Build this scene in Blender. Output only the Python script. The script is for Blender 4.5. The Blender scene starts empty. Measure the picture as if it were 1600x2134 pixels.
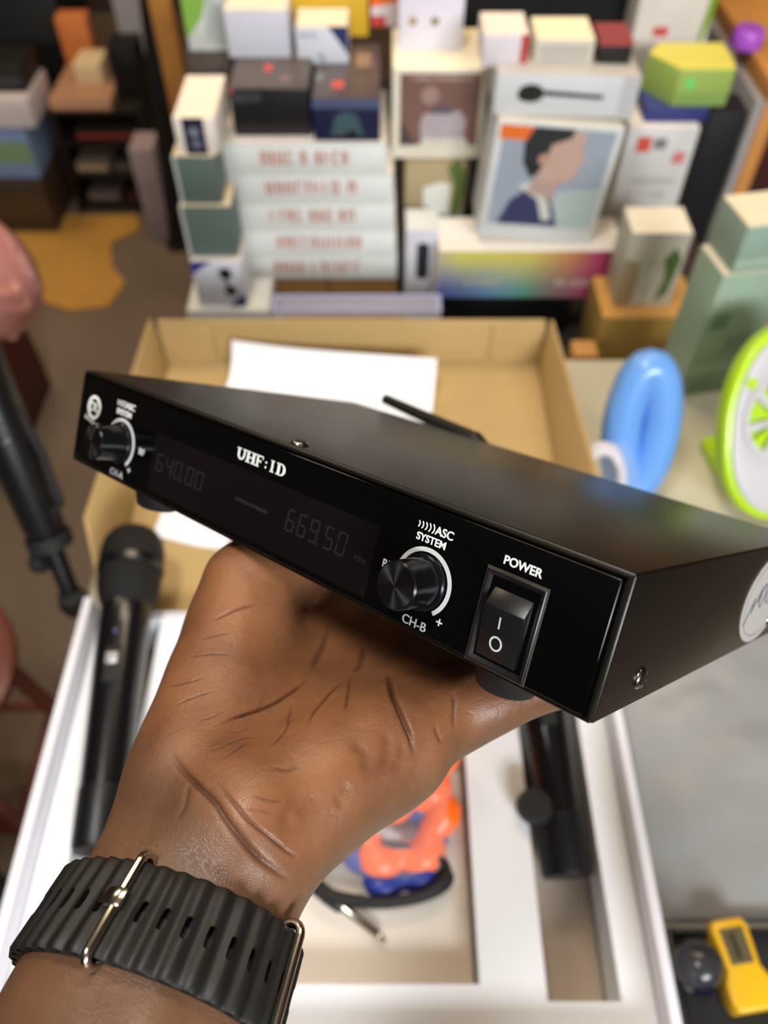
import bpy, bmesh, math, random
import numpy as np
from mathutils import Matrix, Vector
from mathutils.bvhtree import BVHTree

random.seed(7)
SC = bpy.context.scene
COL = SC.collection
R_ = math.radians

# ------------------------------------------------------------------ camera
FPX, CXP, CYP = 1680.0, 800.0, 1067.0          # focal length and centre in 1600x2134 pixels
PITCH = R_(52.0)                               # looking down
CAM_H = 1.40
cam_data = bpy.data.cameras.new('camera')
cam = bpy.data.objects.new('camera', cam_data)
COL.objects.link(cam)
cam.location = (0, 0, CAM_H)
cam.rotation_euler = (math.pi / 2 - PITCH, 0, 0)
cam_data.sensor_fit = 'HORIZONTAL'
cam_data.sensor_width = 36.0
cam_data.lens = 36.0 * FPX / 1600.0
cam_data.clip_start = 0.01
cam_data.dof.use_dof = True
cam_data.dof.focus_distance = 0.187
cam_data.dof.aperture_fstop = 14.5
SC.camera = cam

# ------------------------------------------------------------------ world + lights
world = bpy.data.worlds.new('shop_world')
SC.world = world
world.use_nodes = True
bg = world.node_tree.nodes['Background']
bg.inputs[0].default_value = (0.75, 0.83, 1.0, 1)
bg.inputs[1].default_value = 0.42


def area(name, loc, target, size, power, color):
    l = bpy.data.lights.new(name, 'AREA')
    l.shape = 'RECTANGLE'
    l.size, l.size_y = size
    l.energy = power
    l.color = color
    o = bpy.data.objects.new(name, l)
    COL.objects.link(o)
    o.location = loc
    d = Vector(target) - Vector(loc)
    o.rotation_euler = d.to_track_quat('-Z', 'Y').to_euler()
    return o


WARM = (1.0, 0.80, 0.56)
area('ceiling_panel_display', (0.15, 1.35, 2.62), (0.1, 1.1, 0.7), (1.2, 0.5), 12, WARM)
area('ceiling_panel_counter', (-0.35, 0.12, 2.62), (-0.05, 0.2, 0.8), (0.5, 0.3), 13.5, (1.0, 0.97, 0.93))
area('ceiling_panel_left', (-1.3, 2.2, 2.62), (-1.2, 2.2, 0.0), (0.6, 0.6), 15, WARM)
area('ceiling_panel_behind', (1.0, -2.45, 2.55), (0.1, 0.8, 0.8), (1.5, 0.9), 118, (0.94, 0.97, 1.0))

SC.view_settings.view_transform = 'Standard'
SC.view_settings.look = 'None'
SC.view_settings.exposure = 0.47
SC.view_settings.gamma = 1.0
SC.view_settings.use_curve_mapping = False

# ------------------------------------------------------------------ photo geometry helpers
SN, CS = math.sin(PITCH), math.cos(PITCH)


def ray(px, py):
    u = (px - CXP) / FPX
    v = (CYP - py) / FPX
    return Vector((u, CS + v * SN, -SN + v * CS))


def P(px, py, Y=None, Z=None, d=None):
    """world point seen at a photo pixel, at distance plane Y, height Z or camera depth d"""
    r = ray(px, py)
    if Y is not None:
        t = Y / r.y
    elif Z is not None:
        t = (Z - CAM_H) / r.z
    else:
        t = d
    return Vector((0, 0, CAM_H)) + r * t


# pose of the receiver in the camera frame (x right, y down, z forward)
DR = ((0.7391419908, 0.6376084931, 0.2170818438),
      (0.3000139160, -0.0231046185, -0.9536549831),
      (-0.6030429235, 0.7700140169, -0.2083690146))
DT = (-0.113002887, -0.018944948, 0.292199492)
M_CAM = Matrix(((1, 0, 0), (0, -SN, CS), (0, -CS, -SN)))       # camera frame -> world
R3 = M_CAM @ Matrix(DR)
DEV = Matrix.Translation(Vector((0, 0, CAM_H)) + M_CAM @ Vector(DT)) @ R3.to_4x4()
DEV_INV = DEV.inverted()
RW, RD, RH = 0.210, 0.1427, 0.0332                              # receiver width, depth, height


def dev_ray(px, py):
    o = DEV_INV @ Vector((0, 0, CAM_H))
    d = (DEV_INV.to_3x3() @ ray(px, py)).normalized()
    return o, d


def dev_on(px, py, axis, val):
    o, d = dev_ray(px, py)
    t = (val - o[axis]) / d[axis]
    return o + d * t


# ------------------------------------------------------------------ materials
def lin(c):
    out = []
    for x in c:
        x = x / 255.0
        out.append(x / 12.92 if x <= 0.04045 else ((x + 0.055) / 1.055) ** 2.4)
    return (out[0], out[1], out[2], 1.0)


MATS = {}


def mat(name, rgb, rough=0.5, metal=0.0, spec=0.5, var=0.06, vscale=30.0, bump=0.0, bscale=200.0,
        trans=0.0, alpha=1.0, coat=0.0, ior=1.45, emit=None, sss=0.0, aniso=0.0):
    if name in MATS:
        return MATS[name]
    m = bpy.data.materials.new(name)
    m.use_nodes = True
    nt = m.node_tree
    b = nt.nodes['Principled BSDF']
    tc = nt.nodes.new('ShaderNodeTexCoord')
    nz = nt.nodes.new('ShaderNodeTexNoise')
    nz.inputs['Scale'].default_value = vscale
    nz.inputs['Detail'].default_value = 4
    nt.links.new(tc.outputs['Object'], nz.inputs['Vector'])
    ramp = nt.nodes.new('ShaderNodeValToRGB')
    c = lin(rgb)
    ramp.color_ramp.elements[0].position = 0.3
    ramp.color_ramp.elements[1].position = 0.7
    ramp.color_ramp.elements[0].color = tuple(max(0, x * (1 - var)) for x in c[:3]) + (1,)
    ramp.color_ramp.elements[1].color = tuple(min(1, x * (1 + var)) for x in c[:3]) + (1,)
    nt.links.new(nz.outputs['Fac'], ramp.inputs['Fac'])
    nt.links.new(ramp.outputs['Color'], b.inputs['Base Color'])
    b.inputs['Roughness'].default_value = rough
    b.inputs['Metallic'].default_value = metal
    b.inputs['Specular IOR Level'].default_value = spec
    b.inputs['IOR'].default_value = ior
    b.inputs['Transmission Weight'].default_value = trans
    b.inputs['Alpha'].default_value = alpha
    b.inputs['Coat Weight'].default_value = coat
    if sss:
        b.inputs['Subsurface Weight'].default_value = sss
        b.inputs['Subsurface Radius'].default_value = (0.004, 0.0015, 0.0008)
        b.inputs['Subsurface Scale'].default_value = 0.4
    if emit:
        b.inputs['Emission Color'].default_value = lin(emit[0])
        b.inputs['Emission Strength'].default_value = emit[1]
    if bump:
        n2 = nt.nodes.new('ShaderNodeTexNoise')
        n2.inputs['Scale'].default_value = bscale
        n2.inputs['Detail'].default_value = 3
        nt.links.new(tc.outputs['Object'], n2.inputs['Vector'])
        bp = nt.nodes.new('ShaderNodeBump')
        bp.inputs['Strength'].default_value = bump
        bp.inputs['Distance'].default_value = 0.001
        nt.links.new(n2.outputs['Fac'], bp.inputs['Height'])
        nt.links.new(bp.outputs['Normal'], b.inputs['Normal'])
    if aniso:
        b.inputs['Anisotropic'].default_value = aniso
        tg = nt.nodes.new('ShaderNodeTangent')
        tg.direction_type = 'RADIAL'
        tg.axis = 'Y'
        nt.links.new(tg.outputs['Tangent'], b.inputs['Tangent'])
    MATS[name] = m
    return m


def card(rgb, rough=0.55, coat=0.0):
    return mat('card_%d_%d_%d' % rgb, rgb, rough=rough, var=0.04, vscale=25, bump=0.03, bscale=400, coat=coat)


def ink(rgb):
    return mat('ink_%d_%d_%d' % rgb, rgb, rough=0.45, var=0.05, vscale=60)


# ------------------------------------------------------------------ mesh builder
class MB:
    def __init__(s):
        s.v = []
        s.f = []

    def add(s, vs, fs, M=None):
        n = len(s.v)
        for p in vs:
            p = Vector(p)
            if M is not None:
                p = M @ p
            s.v.append(tuple(p))
        for f in fs:
            s.f.append(tuple(i + n for i in f))
        return s

    def box(s, lo, hi, M=None):
        x0, y0, z0 = lo
        x1, y1, z1 = hi
        vs = [(x0, y0, z0), (x1, y0, z0), (x1, y1, z0), (x0, y1, z0), (x0, y0, z1), (x1, y0, z1), (x1, y1, z1), (x0, y1, z1)]
        return s.add(vs, [(0, 3, 2, 1), (4, 5, 6, 7), (0, 1, 5, 4), (1, 2, 6, 5), (2, 3, 7, 6), (3, 0, 4, 7)], M)

    def prism(s, pts, y0, y1, M=None):
        """polygon in x,z (counter-clockwise seen from -y) extruded from y0 (front) to y1"""
        n = len(pts)
        vs = [(x, y0, z) for x, z in pts] + [(x, y1, z) for x, z in pts]
        fs = [tuple(range(n)), tuple(range(2 * n - 1, n - 1, -1))]
        for i in range(n):
            j = (i + 1) % n
            fs.append((i, n + i, n + j, j))
        return s.add(vs, fs, M)

    def ring(s, outer, inner, y0, y1, M=None, closed=True):
        """flat band between two matching outlines in x,z"""
        n = len(outer)
        vs = [(x, y0, z) for x, z in outer] + [(x, y0, z) for x, z in inner] + [(x, y1, z) for x, z in outer] + [(x, y1, z) for x, z in inner]
        fs = []
        for i in range(n if closed else n - 1):
            j = (i + 1) % n
            fs += [(i, j, n + j, n + i), (2 * n + j, 2 * n + i, 3 * n + i, 3 * n + j), (i, 2 * n + i, 2 * n + j, j), (n + j, 3 * n + j, 3 * n + i, n + i)]
        if not closed:
            fs += [(0, n, 3 * n, 2 * n), (n - 1, 3 * n - 1, 4 * n - 1, 2 * n - 1)]
        return s.add(vs, fs, M)

    def lathe(s, prof, seg=32, M=None):
        """profile of (r, z) turned about z"""
        vs, fs = [], []
        n = len(prof)
        for i in range(seg):
            a = 2 * math.pi * i / seg
            for r, z in prof:
                vs.append((r * math.cos(a), r * math.sin(a), z))
        for i in range(seg):
            j = (i + 1) % seg
            for k in range(n - 1):
                fs.append((i * n + k, j * n + k, j * n + k + 1, i * n + k + 1))
        if prof[0][0] > 1e-6:
            fs.append(tuple(i * n for i in range(seg))[::-1])
        if prof[-1][0] > 1e-6:
            fs.append(tuple(i * n + n - 1 for i in range(seg)))
        return s.add(vs, fs, M)

    def tube(s, path, rad, seg=10, closed=False, M=None):
        path = [Vector(p) for p in path]
        n = len(path)
        rads = rad if isinstance(rad, (list, tuple)) else [rad] * n
        vs, fs = [], []
        up = None
        for i, p in enumerate(path):
            a = path[(i - 1) % n] if (closed or i > 0) else p
            b = path[(i + 1) % n] if (closed or i < n - 1) else p
            t = (b - a).normalized()
            if up is None:
                up = Vector((0, 0, 1)) if abs(t.z) < 0.9 else Vector((1, 0, 0))
            x = up - t * up.dot(t)
            x.normalize()
            up = x
            y = t.cross(x)
            for k in range(seg):
                an = 2 * math.pi * k / seg
                vs.append(p + (x * math.cos(an) + y * math.sin(an)) * rads[i])
        for i in range(n if closed else n - 1):
            j = (i + 1) % n
            for k in range(seg):
                l = (k + 1) % seg
                fs.append((i * seg + k, i * seg + l, j * seg + l, j * seg + k))
        if not closed:
            fs.append(tuple(range(seg))[::-1])
            fs.append(tuple((n - 1) * seg + k for k in range(seg)))
        return s.add(vs, fs, M)

    def build(s, name, m, parent=None, smooth=None, bevel=0.0, bseg=2, loc=None):
        me = bpy.data.meshes.new(name)
        me.from_pydata(s.v, [], s.f)
        me.update()
        bm = bmesh.new()
        bm.from_mesh(me)
        bmesh.ops.remove_doubles(bm, verts=bm.verts, dist=1e-7)
        bmesh.ops.recalc_face_normals(bm, faces=bm.faces)
        if bevel:
            ed = [e for e in bm.edges if len(e.link_faces) == 2 and e.calc_face_angle(0) > 0.6]
            bmesh.ops.bevel(bm, geom=ed, offset=bevel, segments=bseg, profile=0.5, affect='EDGES')
        bm.to_mesh(me)
        bm.free()
        if smooth is not None or bevel:
            me.polygons.foreach_set('use_smooth', [True] * len(me.polygons))
            me.set_sharp_from_angle(angle=R_(smooth if smooth is not None else 35))
        me.materials.append(m)
        o = bpy.data.objects.new(name, me)
        COL.objects.link(o)
        if parent is not None:
            o.parent = parent
        if loc is not None:
            o.location = loc
        return o


def tag(o, label, cat, group=None):
    o['label'] = label
    o['category'] = cat
    if group:
        o['group'] = group
    return o


def thing(name, label, cat, M=None, loc=None, group=None):
    o = bpy.data.objects.new(name, None)
    o.empty_display_size = 0.02
    COL.objects.link(o)
    if M is not None:
        o.matrix_world = M
    if loc is not None:
        o.location = loc
    return tag(o, label, cat, group)


def structure(o):
    o['kind'] = 'structure'
    return o


def text(s, size, m, parent, M, name='lettering', extrude=0.00006, align='CENTER', bold=0.0, shear=0.0):
    cu = bpy.data.curves.new('t', 'FONT')
    cu.body = s
    cu.size = size
    cu.align_x = align
    cu.align_y = 'CENTER'
    cu.extrude = extrude
    cu.offset = bold
    cu.shear = shear
    cu.resolution_u = 6
    ob = bpy.data.objects.new('t', cu)
    COL.objects.link(ob)
    bpy.context.view_layer.update()
    dg = bpy.context.evaluated_depsgraph_get()
    me = bpy.data.meshes.new_from_object(ob.evaluated_get(dg))
    bpy.data.objects.remove(ob)
    bpy.data.curves.remove(cu)
    me.transform(M)
    me.materials.clear()
    me.materials.append(m)
    me.name = name
    o = bpy.data.objects.new(name, me)
    COL.objects.link(o)
    o.parent = parent
    return o


def circ(cx, cz, r, n=32, a0=0.0, a1=2 * math.pi, closed=True, rz=None):
    rz = rz or r
    k = n if closed else n - 1
    return [(cx + r * math.cos(a0 + (a1 - a0) * i / k), cz + rz * math.sin(a0 + (a1 - a0) * i / k)) for i in range(n)]


def face_front(y):
    """places a text drawn in x,y onto a front face (x,z) looking to -y"""
    return Matrix.Translation((0, y, 0)) @ Matrix.Rotation(math.pi / 2, 4, 'X')


MM = 0.001
# common materials
KRAFT = mat('kraft_board', (176, 147, 96), rough=0.75, var=0.05, vscale=14, bump=0.12, bscale=300)
KRAFT_D = mat('kraft_board_dark', (150, 112, 62), rough=0.8, var=0.06, vscale=14, bump=0.12, bscale=300)
WHITE = mat('white_card', (226, 224, 222), rough=0.5, var=0.02, vscale=20, bump=0.04, bscale=300)
FOAM = mat('white_foam_insert', (232, 234, 238), rough=0.8, var=0.03, vscale=10, bump=0.15, bscale=500)
BLACKP = mat('black_plastic', (16, 16, 18), rough=0.38, var=0.1, vscale=40, bump=0.02, bscale=800)
BLACKM = mat('black_matte', (24, 23, 23), rough=0.7, var=0.1, vscale=40)
STEEL = mat('polished_steel', (214, 208, 192), rough=0.16, metal=1.0, var=0.04, vscale=100)

# ------------------------------------------------------------------ the shop: floor, walls, ceiling
FLOOR_M = mat('brown_floor_covering', (112, 94, 78), rough=0.7, var=0.10, vscale=5, bump=0.1, bscale=60)
WALL_M = mat('dark_brown_wall', (58, 44, 36), rough=0.8, var=0.12, vscale=2, bump=0.1, bscale=40)
WALL_R = mat('maroon_wall', (70, 34, 30), rough=0.8, var=0.12, vscale=2, bump=0.1, bscale=40)
CEIL_M = mat('ceiling_paint', (170, 158, 140), rough=0.9, var=0.03, vscale=2)
structure(MB().box((-3.0, -3.0, -0.1), (3.0, 3.8, 0.0)).build('floor', FLOOR_M))
structure(MB().box((-3.0, 3.8, -0.1), (3.0, 3.95, 2.75)).build('wall_back', WALL_M))
structure(MB().box((-3.15, -3.0, -0.1), (-3.0, 3.95, 2.75)).build('wall_left', WALL_M))
structure(MB().box((3.0, -3.0, -0.1), (3.15, 3.95, 2.75)).build('wall_right', WALL_R))
structure(MB().box((-3.15, -3.15, -0.1), (3.15, -3.0, 2.85)).build('wall_front', WALL_M))
structure(MB().box((-3.15, -3.0, 2.75), (3.15, 3.95, 2.85)).build('ceiling', CEIL_M))

# ------------------------------------------------------------------ the wireless receiver
rec = thing('wireless_receiver', 'slim black wireless microphone receiver held up in the hand', 'receiver', M=DEV)
CASE_M = mat('satin_black_paint', (16, 14, 10), rough=0.31, spec=0.5, ior=1.5, var=0.05, vscale=60, bump=0.025, bscale=2500)
PANEL_M = mat('gloss_black_acrylic', (5, 5, 6), rough=0.06, spec=0.5, var=0.05, vscale=50)
DISP_M = mat('smoked_display_window', (15, 12, 12), rough=0.09, spec=0.6, var=0.2, vscale=25)
SEG_M = mat('faint_lcd_segment', (33, 32, 33), rough=0.35, var=0.05)
TXT = mat('white_silkscreen', (226, 226, 224), rough=0.5, var=0.02)
TXT_G = mat('grey_silkscreen', (196, 196, 196), rough=0.5, var=0.02)
RUBBER = mat('rubber_foot_black', (18, 18, 18), rough=0.6, var=0.08)

_cb = CASE_M.node_tree.nodes['Principled BSDF']          # powder coat: soft bloom at grazing angles
_cb.inputs['Sheen Weight'].default_value = 0.0
_cb.inputs['Sheen Roughness'].default_value = 0.22
_cb.inputs['Sheen Tint'].default_value = (1.0, 0.95, 0.88, 1)

# folded steel case with a shallow rim round the front plate
cm = MB()
cm.box((0, 0.0012, 0), (RW, RD, RH))
case = cm.build('case', CASE_M, rec, bevel=0.0007, bseg=3)
rim = MB()
o_ = [(0.0004, 0.0004), (RW - 0.0004, 0.0004), (RW - 0.0004, RH - 0.0004), (0.0004, RH - 0.0004)]
i_ = [(0.0012, 0.0012), (RW - 0.0012, 0.0012), (RW - 0.0012, RH - 0.0012), (0.0012, RH - 0.0012)]
rim.ring(o_, i_, 0.0, 0.0016)
rim.build('case_rim', CASE_M, rec, bevel=0.00018, bseg=2)
pm = MB()
pm.box((0.0018, -0.0010, 0.0016), (RW - 0.0018, 0.0014, RH - 0.0016))
panel = pm.build('front_panel', PANEL_M, rec, bevel=0.00035, bseg=3)
FY = -0.0010                                       # front surface
dm = MB()
dm.box((0.0490, FY - 0.00008, 0.0034), (0.1460, FY + 0.0004, 0.0223))
disp = dm.build('display_window', DISP_M, rec)
disp['label'] = 'smoked display window with unlit digits'

SEGS = {'0': 'abcdef', '5': 'acdfg', '6': 'acdefg', '9': 'abcdfg', '4': 'bcfg'}


def seven_seg(mb, ch, x, z, w, h, t, y, sl=0.10):
    def q(x0, z0, x1, z1):
        pts = [(x0, z0), (x1, z0), (x1, z1), (x0, z1)]
        mb.prism([(x + a + sl * b, z + b) for a, b in pts], y, y + 0.00006)
    g = t * 0.35
    S = {'a': (t, h - t, w - t, h), 'd': (t, 0, w - t, t), 'g': (t, h / 2 - t / 2, w - t, h / 2 + t / 2),
         'f': (0, h / 2 + g, t, h - g), 'e': (0, g, t, h / 2 - g), 'b': (w - t, h / 2 + g, w, h - g), 'c': (w - t, g, w, h / 2 - g)}
    for k in SEGS[ch]:
        q(*S[k])


for txt_, x0, x1, z0, z1 in (('640.00', 0.0515, 0.0770, 0.0105, 0.0163), ('669.50', 0.1135, 0.1375, 0.0108, 0.0172)):
    mb = MB()
    pitch = (x1 - x0) / 5.25
    x = x0
    for ch in txt_:
        if ch == '.':
            mb.prism([(x - 0.0010, z0), (x - 0.0004, z0), (x - 0.0004, z0 + 0.0006), (x - 0.0010, z0 + 0.0006)], FY - 0.00014, FY - 0.00007)
            x += pitch * 0.25
            continue
        seven_seg(mb, ch, x, z0, pitch * 0.72, z1 - z0, 0.00055, FY - 0.00014)
        x += pitch
    mb.build('display_digits', SEG_M, disp)
text('MHz', 0.0022, SEG_M, disp, Matrix.Translation((0.1420, 0, 0.0122)) @ face_front(FY - 0.00012), 'display_unit')
mb = MB().box((0.0918, FY - 0.00014, 0.0128), (0.1058, FY - 0.00005, 0.0138))
mb.build('faint_bar', SEG_M, disp)  # single faint bar across the window, in the digit tone


def serif(mb, ch, x, z, w, h, y):
    """bold slab-serif capitals built from strokes"""
    t, s, b = w * 0.30, h * 0.12, w * 0.12

    def r(x0, z0, x1, z1):
        mb.prism([(x + x0, z + z0), (x + x1, z + z0), (x + x1, z + z1), (x + x0, z + z1)], y, y + 0.00008)
    if ch == 'H':
        for q in (0.0, w - t):
            r(q, 0, q + t, h)
            for zz in (0, h - s):
                r(q - b, zz, q + t + b, zz + s)
        r(t, h * 0.44, w - t, h * 0.55)
    elif ch == 'F':
        r(0, 0, t, h)
        r(-b, 0, t + b, s)
        r(-b, h - s, w, h)
        r(w - b, h * 0.72, w, h)
        r(t, h * 0.45, w * 0.68, h * 0.56)
        r(w * 0.60, h * 0.38, w * 0.70, h * 0.63)
    elif ch == 'I':
        r(w / 2 - t / 2, 0, w / 2 + t / 2, h)
        for zz in (0, h - s):
            r(w / 2 - t / 2 - b, zz, w / 2 + t / 2 + b, zz + s)
    elif ch == ':':
        for zz in (h * 0.12, h * 0.52):
            mb.prism([(x + w / 2 + a, z + zz + c) for a, c in circ(0, h * 0.09, h * 0.10, 12)], y, y + 0.00008)
    elif ch == 'U':
        n = 9
        out, inn = [], []
        out.append((0, h))
        inn.append((t, h))
        for i in range(n):
            a = math.pi + math.pi * i / (n - 1)
            out.append((w / 2 + w / 2 * math.cos(a), w * 0.5 + w * 0.5 * math.sin(a)))
            inn.append((w / 2 + (w / 2 - t * 0.85) * math.cos(a) + t * 0.08, w * 0.5 + (w * 0.5 - t * 0.5) * math.sin(a)))
        out.append((w, h))
        inn.append((w - t * 0.7, h))
        mb.ring([(x + p, z + q) for p, q in out], [(x + p, z + q) for p, q in inn], y, y + 0.00008, closed=False)
        r(-b, h - s, t + b, h)
        r(w - t * 0.7 - b, h - s, w + b, h)
    elif ch == 'D':
        r(0, 0, t, h)
        r(-b, 0, t, s)
        r(-b, h - s, t, h)
        n = 11
        out, inn = [], []
        for i in range(n):
            a = -math.pi / 2 + math.pi * i / (n - 1)
            out.append((w * 0.42 + w * 0.58 * math.cos(a), h / 2 + h / 2 * math.sin(a)))
            inn.append((w * 0.42 + (w * 0.58 - t) * math.cos(a), h / 2 + (h / 2 - s * 0.8) * math.sin(a)))
        out = [(t * 0.9, 0)] + out + [(t * 0.9, h)]
        inn = [(t * 0.9, s * 0.8)] + inn + [(t * 0.9, h - s * 0.8)]
        mb.ring([(x + p, z + q) for p, q in out], [(x + p, z + q) for p, q in inn], y, y + 0.00008, closed=False)


mb = MB()
x = 0.0892
for ch, w in (('U', 0.0033), ('H', 0.0034), ('F', 0.0027), (':', 0.0010), ('I', 0.0026), ('D', 0.0033)):
    serif(mb, ch, x, 0.0245, w, 0.0034, FY - 0.0001)
    x += w + 0.00085
mb.build('lettering', TXT, rec)['label'] = 'white UHF:ID lettering'


# round maker's mark with two letters and a slanted word below
mb = MB()
mb.ring(circ(0.0112, 0.0218, 0.0042, 40), circ(0.0112, 0.0218, 0.0030, 40), FY - 0.0001, FY)
mb.build('emblem', TXT, rec)['label'] = 'white ring emblem with two letters'
text('DL', 0.0046, TXT, rec, Matrix.Translation((0.0112, 0, 0.0218)) @ face_front(FY - 0.00006), 'emblem_letters', bold=0.0001)
mb = MB()
for i in range(6):
    xx = 0.0062 + 0.0017 * i
    zz = 0.0170 - 0.00035 * i
    hh = (0.0015, 0.0019, 0.0013, 0.0017, 0.0012, 0.0016)[i]
    mb.prism([(xx, zz), (xx + 0.0005, zz), (xx + 0.0008, zz + hh), (xx + 0.0003, zz + hh)], FY - 0.0001, FY)
    mb.prism([(xx, zz), (xx + 0.0012, zz), (xx + 0.0012, zz + 0.0004), (xx, zz + 0.0004)], FY - 0.0001, FY)
mb.build('emblem_word', TXT, rec)


KNOB_M = mat('dark_anodised_knob', (22, 23, 26), rough=0.22, metal=0.55, var=0.05, vscale=300)
KFACE_M = mat('spun_metal_knob_face', (120, 124, 132), rough=0.26, metal=1.0, var=0.02, vscale=40, aniso=0.92)


def knob(x, z, chan, rfx):
    M = Matrix.Rotation(math.pi / 2, 4, 'X')                    # lathe axis to -y
    k = MB()
    k.lathe([(0.0069, 0), (0.0069, 0.0010), (0.0066, 0.0014), (0.0061, 0.0016), (0.0060, 0.0022), (0.0058, 0.0098), (0.0054, 0.0103), (0.0052, 0.0102)], 48, M)
    ko = k.build('volume_knob', KNOB_M, rec, smooth=30, loc=(x, FY, z))
    c = MB()
    c.lathe([(0.0053, 0.01020), (0.0053, 0.01036), (0.0, 0.01062)], 64, M)
    c.build('knob_face', KFACE_M, ko, smooth=40)
    a = MB()
    n = 56
    a0, a1 = R_(-52), R_(232)
    a.ring(circ(x, z, 0.0084, n, a0, a1, False), circ(x, z, 0.0073, n, a0, a1, False), FY - 0.0001, FY, closed=False)
    a.build('dial_arc', TXT_G, rec)
    w = MB()
    for i in range(5):
        rr = 0.0011 + 0.00012 * i
        cxx = x - 0.0049 + 0.00105 * i - rr * 0.55
        zc = 0.0268
        w.ring(circ(cxx, zc, rr, 8, R_(-50), R_(50), False), circ(cxx, zc, rr - 0.0003, 8, R_(-50), R_(50), False), FY - 0.0001, FY, closed=False)
    w.build('signal_waves', TXT, rec)
    text('ASC', 0.0029, TXT, rec, Matrix.Translation((x + 0.0029, 0, 0.0267)) @ face_front(FY - 0.00006), bold=0.00005)
    text('SYSTEM', 0.0026, TXT, rec, Matrix.Translation((x - 0.0003, 0, 0.0239)) @ face_front(FY - 0.00006), bold=0.00005)
    text(chan, 0.0032, TXT_G, rec, Matrix.Translation((x + 0.0004, 0, 0.0034)) @ face_front(FY - 0.00006), bold=0.00003)
    text('+', 0.0036, TXT_G, rec, Matrix.Translation((x + 0.0073, 0, 0.0062)) @ face_front(FY - 0.00006), bold=0.00003)
    text('RF', 0.0030, TXT_G, rec, Matrix.Translation((rfx, 0, 0.0140)) @ face_front(FY - 0.00006), bold=0.00005)


knob(0.0300, 0.0138, 'CH-A', 0.0428)
knob(0.1620, 0.0138, 'CH-B', 0.1507)
text('POWER', 0.0028, TXT, rec, Matrix.Translation((0.1864, 0, 0.0264)) @ face_front(FY - 0.00006), bold=0.00006)

# rocker switch: sloped bezel, rocker and its two marks
SW0, SW1, SZ0, SZ1 = 0.1784, 0.1938, 0.0018, 0.0238


def rect(e):
    return [(SW0 + e, SZ0 + e), (SW1 - e, SZ0 + e), (SW1 - e, SZ1 - e), (SW0 + e, SZ1 - e)]


bz = MB()
loops = [(0.0, FY), (0.0, FY - 0.0005), (0.0003, FY - 0.0008), (0.0006, FY - 0.0008), (0.0022, FY + 0.0006)]
vs, fs = [], []
for e, y in loops:
    vs += [(a, y, b) for a, b in rect(e)]
for k in range(len(loops) - 1):
    for i in range(4):
        j = (i + 1) % 4
        fs.append((k * 4 + i, k * 4 + j, k * 4 + 4 + j, k * 4 + 4 + i))
bz.add(vs, fs)
SWM = mat('switch_black_plastic', (20, 20, 22), rough=0.3, var=0.06, vscale=200)
bezel = bz.build('switch_bezel', SWM, rec, bevel=0.00012, bseg=2)
tr = MB()
tr.ring(rect(-0.00025), rect(0.00005), FY - 0.0002, FY + 0.0001)
tr.build('switch_outline', mat('switch_edge', (150, 140, 118), rough=0.3, metal=0.8), rec)
prof = [(FY + 0.0006, SZ0 + 0.0024), (FY - 0.0010, SZ0 + 0.0024), (FY - 0.0026, SZ0 + 0.0146), (FY + 0.0002, SZ0 + 0.0184), (FY + 0.0006, SZ0 + 0.0184)]
rk = MB()
xs = (SW0 + 0.0026, SW1 - 0.0026)
n = len(prof)
rk.add([(xs[0], y, z) for y, z in prof] + [(xs[1], y, z) for y, z in prof],
       [tuple(range(n)), tuple(range(2 * n - 1, n - 1, -1))] + [(i, n + i, n + (i + 1) % n, (i + 1) % n) for i in range(n)])
rocker = rk.build('rocker', SWM, rec, bevel=0.00025, bseg=2)


def on_rocker(z):
    t = (z - prof[1][1]) / (prof[2][1] - prof[1][1])
    y = prof[1][0] + (prof[2][0] - prof[1][0]) * t
    a = math.atan2(prof[2][0] - prof[1][0], prof[2][1] - prof[1][1])
    return Matrix.Translation(((xs[0] + xs[1]) / 2 - 0.0004, y - 0.00005, z)) @ Matrix.Rotation(-a, 4, 'X')


MK = on_rocker(0.0133)
mb = MB().box((-0.00018, -0.00006, -0.0014), (0.00018, 0, 0.0014), MK)
mb.build('on_mark', TXT_G, rocker)
mb = MB().ring(circ(0, 0, 0.00165, 28, rz=0.0018), circ(0, 0, 0.00122, 28, rz=0.00138), -0.00006, 0.0, on_rocker(0.0083))
mb.build('off_mark', TXT_G, rocker)


def screw(name, M):
    s = MB()
    s.lathe([(0.0027, 0), (0.0027, 0.0003), (0.0022, 0.0008), (0.0012, 0.0011), (0.0, 0.00115)], 28, M)
    so = s.build(name, mat('nickel_screw', (150, 146, 138), rough=0.22, metal=1.0, var=0.05), rec, smooth=50)
    c = MB()
    c.box((-0.0016, -0.00028, 0.0009), (0.0016, 0.00028, 0.00120), M)
    c.box((-0.00028, -0.0016, 0.0009), (0.00028, 0.0016, 0.00121), M)
    c.build('cross_slot', BLACKM, so)


screw('screw', Matrix.Translation((RW, 0.0215, 0.0066)) @ Matrix.Rotation(math.pi / 2, 4, 'Y') @ Matrix.Rotation(0.5, 4, 'Z'))
screw('screw', Matrix.Translation((0.1060, 0.0060, RH)) @ Matrix.Rotation(0.3, 4, 'Z'))
screw('screw', Matrix.Translation((RW, 0.1280, 0.0066)) @ Matrix.Rotation(math.pi / 2, 4, 'Y'))

for fx, fy in ((0.037, 0.013), (0.183, 0.0125), (0.037, 0.128), (0.196, 0.128)):
    MB().lathe([(0.0088, -0.0001), (0.0085, -0.0012), (0.0072, -0.0062), (0.0064, -0.0068), (0.0, -0.0068)][::-1], 28,
               Matrix.Translation((fx, fy, 0))).build('rubber_foot', RUBBER, rec, smooth=40)

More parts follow.
